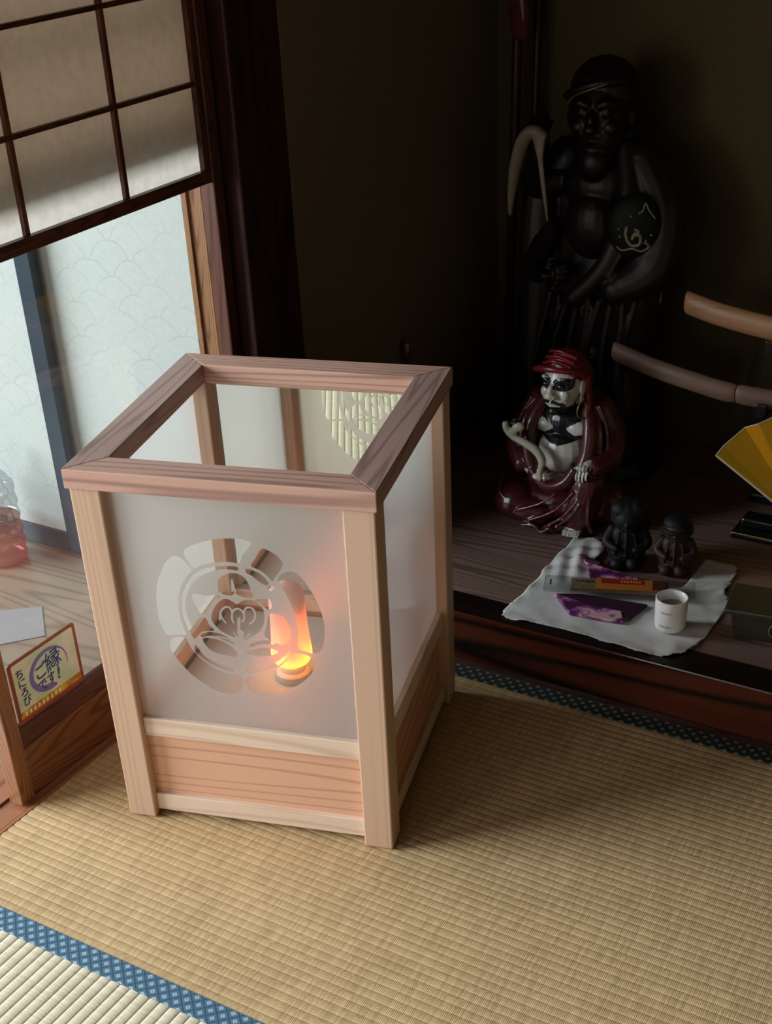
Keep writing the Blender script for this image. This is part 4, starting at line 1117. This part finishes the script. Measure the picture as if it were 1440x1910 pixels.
for i in range(0, folds + 1): 
    p0 = v[2 * i]; g.tube([(0, .008, 0), (p0[0] * 1.02, p0[1] + .0, p0[2] * 1.02)], [.0028, .0022], 6)
obj('ribs', g, M_bam, fan)
st = thing('fan_stand', 'small black lacquered stand under the gold fan', 'stand', (.318, 1.075, .1008))
M_lacq = plain('black_lacquer', '121014', .22, .0, .6)
obj('stand_foot', G().box(-.148, .148, -.045, .035, 0, .012), M_lacq, st, bevel=.003)
obj('stand_block', G().box(-.138, .138, -.012, .030, .012, .030), M_lacq, st, bevel=.004)
obj('stand_post', G().box(-.010, .010, -.006, .012, .030, .09), M_lacq, st, bevel=.003)
obj('fan_holder', G().box(-.030, .030, -.038, -.013, .012, .028), M_lacq, st, bevel=.002)

# ------------------------------------------------------------------ swords on a rack
M_ho = wood('sword_pale_wood', 'a87a58', '82563a', 0, 10, 8, .45, contrast=.4)
M_ho2 = wood('sword_grey_wood', '7c5f52', '5a4238', 0, 10, 8, .5, contrast=.4)
def sword(name, lab, pts, mat, hw, hh, seam):
    t = thing(name, lab, 'sword', pts[0])
    p = [Vector(q) - Vector(pts[0]) for q in smoothpath(pts, 10)]
    def ov(path, s=1.0):
        g = G(); m = len(path); v = []; f = []; n = 20
        for i, q in enumerate(path):
            e = .90 if i in (0, m - 1) else 1.0
            for k in range(n):
                a = 2 * math.pi * k / n
                v.append((q.x, q.y + math.cos(a) * hw * e * s, q.z + math.sin(a) * hh * e * s))
        for i in range(m - 1):
            for k in range(n): f.append((i * n + k, i * n + (k + 1) % n, (i + 1) * n + (k + 1) % n, (i + 1) * n + k))
        f.append(tuple(reversed(range(n)))); f.append(tuple((m - 1) * n + k for k in range(n)))
        return g.add(v, f)
    k = next(i for i, q in enumerate(p) if q.x + pts[0][0] > seam)
    obj('grip', ov(p[:k + 1]), mat, t, smooth=True, bevel=.001)
    q2 = [p[k] + Vector((.0012, 0, 0))] + p[k + 1:]
    obj('scabbard', ov(q2), mat, t, smooth=True, bevel=.001)
    return t
sword('wooden_sword', 'smooth pale wooden sheathed sword, upper one on the rack, blunt end showing', [(-0.0055, 1.17, 0.51), (0.0825, 1.15, 0.499), (0.2325, 1.135, 0.489), (0.4825, 1.12, 0.483), (0.7825, 1.11, 0.493)], M_ho, .014, .0225, .28)
sword('wooden_sword', 'curved greyish wooden sheathed sword, lower one, with a seam ring near the fan', [(-.125, 1.105, .416), (-.037, 1.096, .397), (.053, 1.091, .383), (.135, 1.094, .372), (.30, 1.118, .363), (.60, 1.13, .366)], M_ho2, .013, .0195, .129)
rk = thing('sword_rack', 'black lacquered upright rack holding the two wooden swords', 'rack', (.32, 1.205, .1008))
for x in (-.13, .13):
    obj('upright', G().box(x - .012, x + .012, -.002, .022, .02, .46), M_lacq, rk, bevel=.003)
    for z, d in ((.246, -.121), (.363, -.105)):
        g = G().box(x - .010, x + .010, d, .0, z - .010, z - .001).box(x - .010, x + .010, d - .008, d, z - .010, z + .018)
        obj('arm', g, M_lacq, rk, bevel=.002)
obj('rack_foot', G().box(-.17, .17, -.005, .060, 0, .02), M_lacq, rk, bevel=.004)
kn = obj('metal_ring', G().tube([(0, 0, 0), (0, 0, .012), (0, 0, .024)], [.006, .008, .006], 12), plain('bright_metal', 'c8c6c8', .25, metal=.9), rk, loc=(-.128, -.075, .240), smooth=True, label='small bright metal fitting')

# ------------------------------------------------------------------ long pole with cloth, red cloth, brass-tipped rod
M_pole = plain('reddish_pole_wood', '3f1713', .45, .3, .4, scale=20)
pl = thing('lacquered_pole', 'tall reddish lacquered pole with dark red cloth tied near its top', 'pole', (-.468, 1.36, .1008), 0)
obj('shaft', G().tube([(-.024, 0, 0), (-.006, .003, .7), (.004, .006, 1.3)], [.0105, .0105, .010], 16), M_pole, pl, smooth=True)
g = G(); p = smoothpath([(-.002, -.013, 1.02), (.006, -.018, .95), (.012, -.020, .88), (.014, -.018, .835)], 5)
g.tube(p, lerpl([.014, .020, .024, .016], len(p)), 12, .5)
obj('cloth_tie', g, plain('dark_crimson_cloth', '5a0c1c', .8, .2), pl, smooth=True)
obj('pale_tassel', G().tube(smoothpath([(.004, -.026, 1.0), (.018, -.030, .93), (.026, -.030, .87)], 4), lerpl([.010, .006, .002], 9), 8, .4), M_pale, pl, smooth=True)
pl = thing('thin_pole', 'thinner dark red pole standing just right of the tall lacquered pole', 'pole', (-.436, 1.40, .1008))
obj('shaft', G().tube([(-.020, 0, 0), (-.010, .0, .7), (.002, .0, 1.3)], [.0085, .0085, .0085], 14), plain('dark_red_pole', '2a0f0e', .5, .2), pl, smooth=True)
tag(obj('paper_strip', G().prism([(-.014, .30), (.014, .30), (.014, .0), (.004, .008), (-.014, .028)], -.0012, .0012, lambda x, y, z: (x, z, y)), plain('aged_paper', '6f6658', .8), loc=(-.512, 1.4492, .965)),
    'pale paper strip hanging on the alcove wall left of the red pole', 'paper')
rc = obj('folded_cloth', G().box(-.055, .055, -.045, .045, 0, .022).box(-.050, .050, -.040, .042, .022, .034), plain('red_wool', '5a0f16', .9, .2), loc=(-.498, 1.235, .1008), rot=(0, 0, -.15), bevel=.006, seg=3)
tag(rc, 'folded dark red cloth lying on the alcove floor left of the figurines', 'cloth')
rd = thing('brass_tipped_rod', 'thin reddish rod with brass tip rising behind the lantern rim', 'rod', (-.537, 1.0, .1008))
obj('rod_shaft', G().tube([(0, 0, .006), (-.002, 0, .15), (-.0045, 0, .280)], [.0052, .0048, .0048], 12), plain('rod_wood', '6a3a2a', .4), rd, smooth=True)
obj('brass_tip', G().lathe([(.0048, .278), (.0078, .281), (.0082, .300), (.0065, .306), (.001, .308)], 16, c=(-.0045, 0, 0)), plain('old_brass', '9a7d48', .35, metal=.7), rd, smooth=True)
obj('rod_foot', G().lathe([(.018, 0), (.018, .004), (.008, .008)], 20), plain('dark_foot', '1c1612', .5), rd, smooth=True)
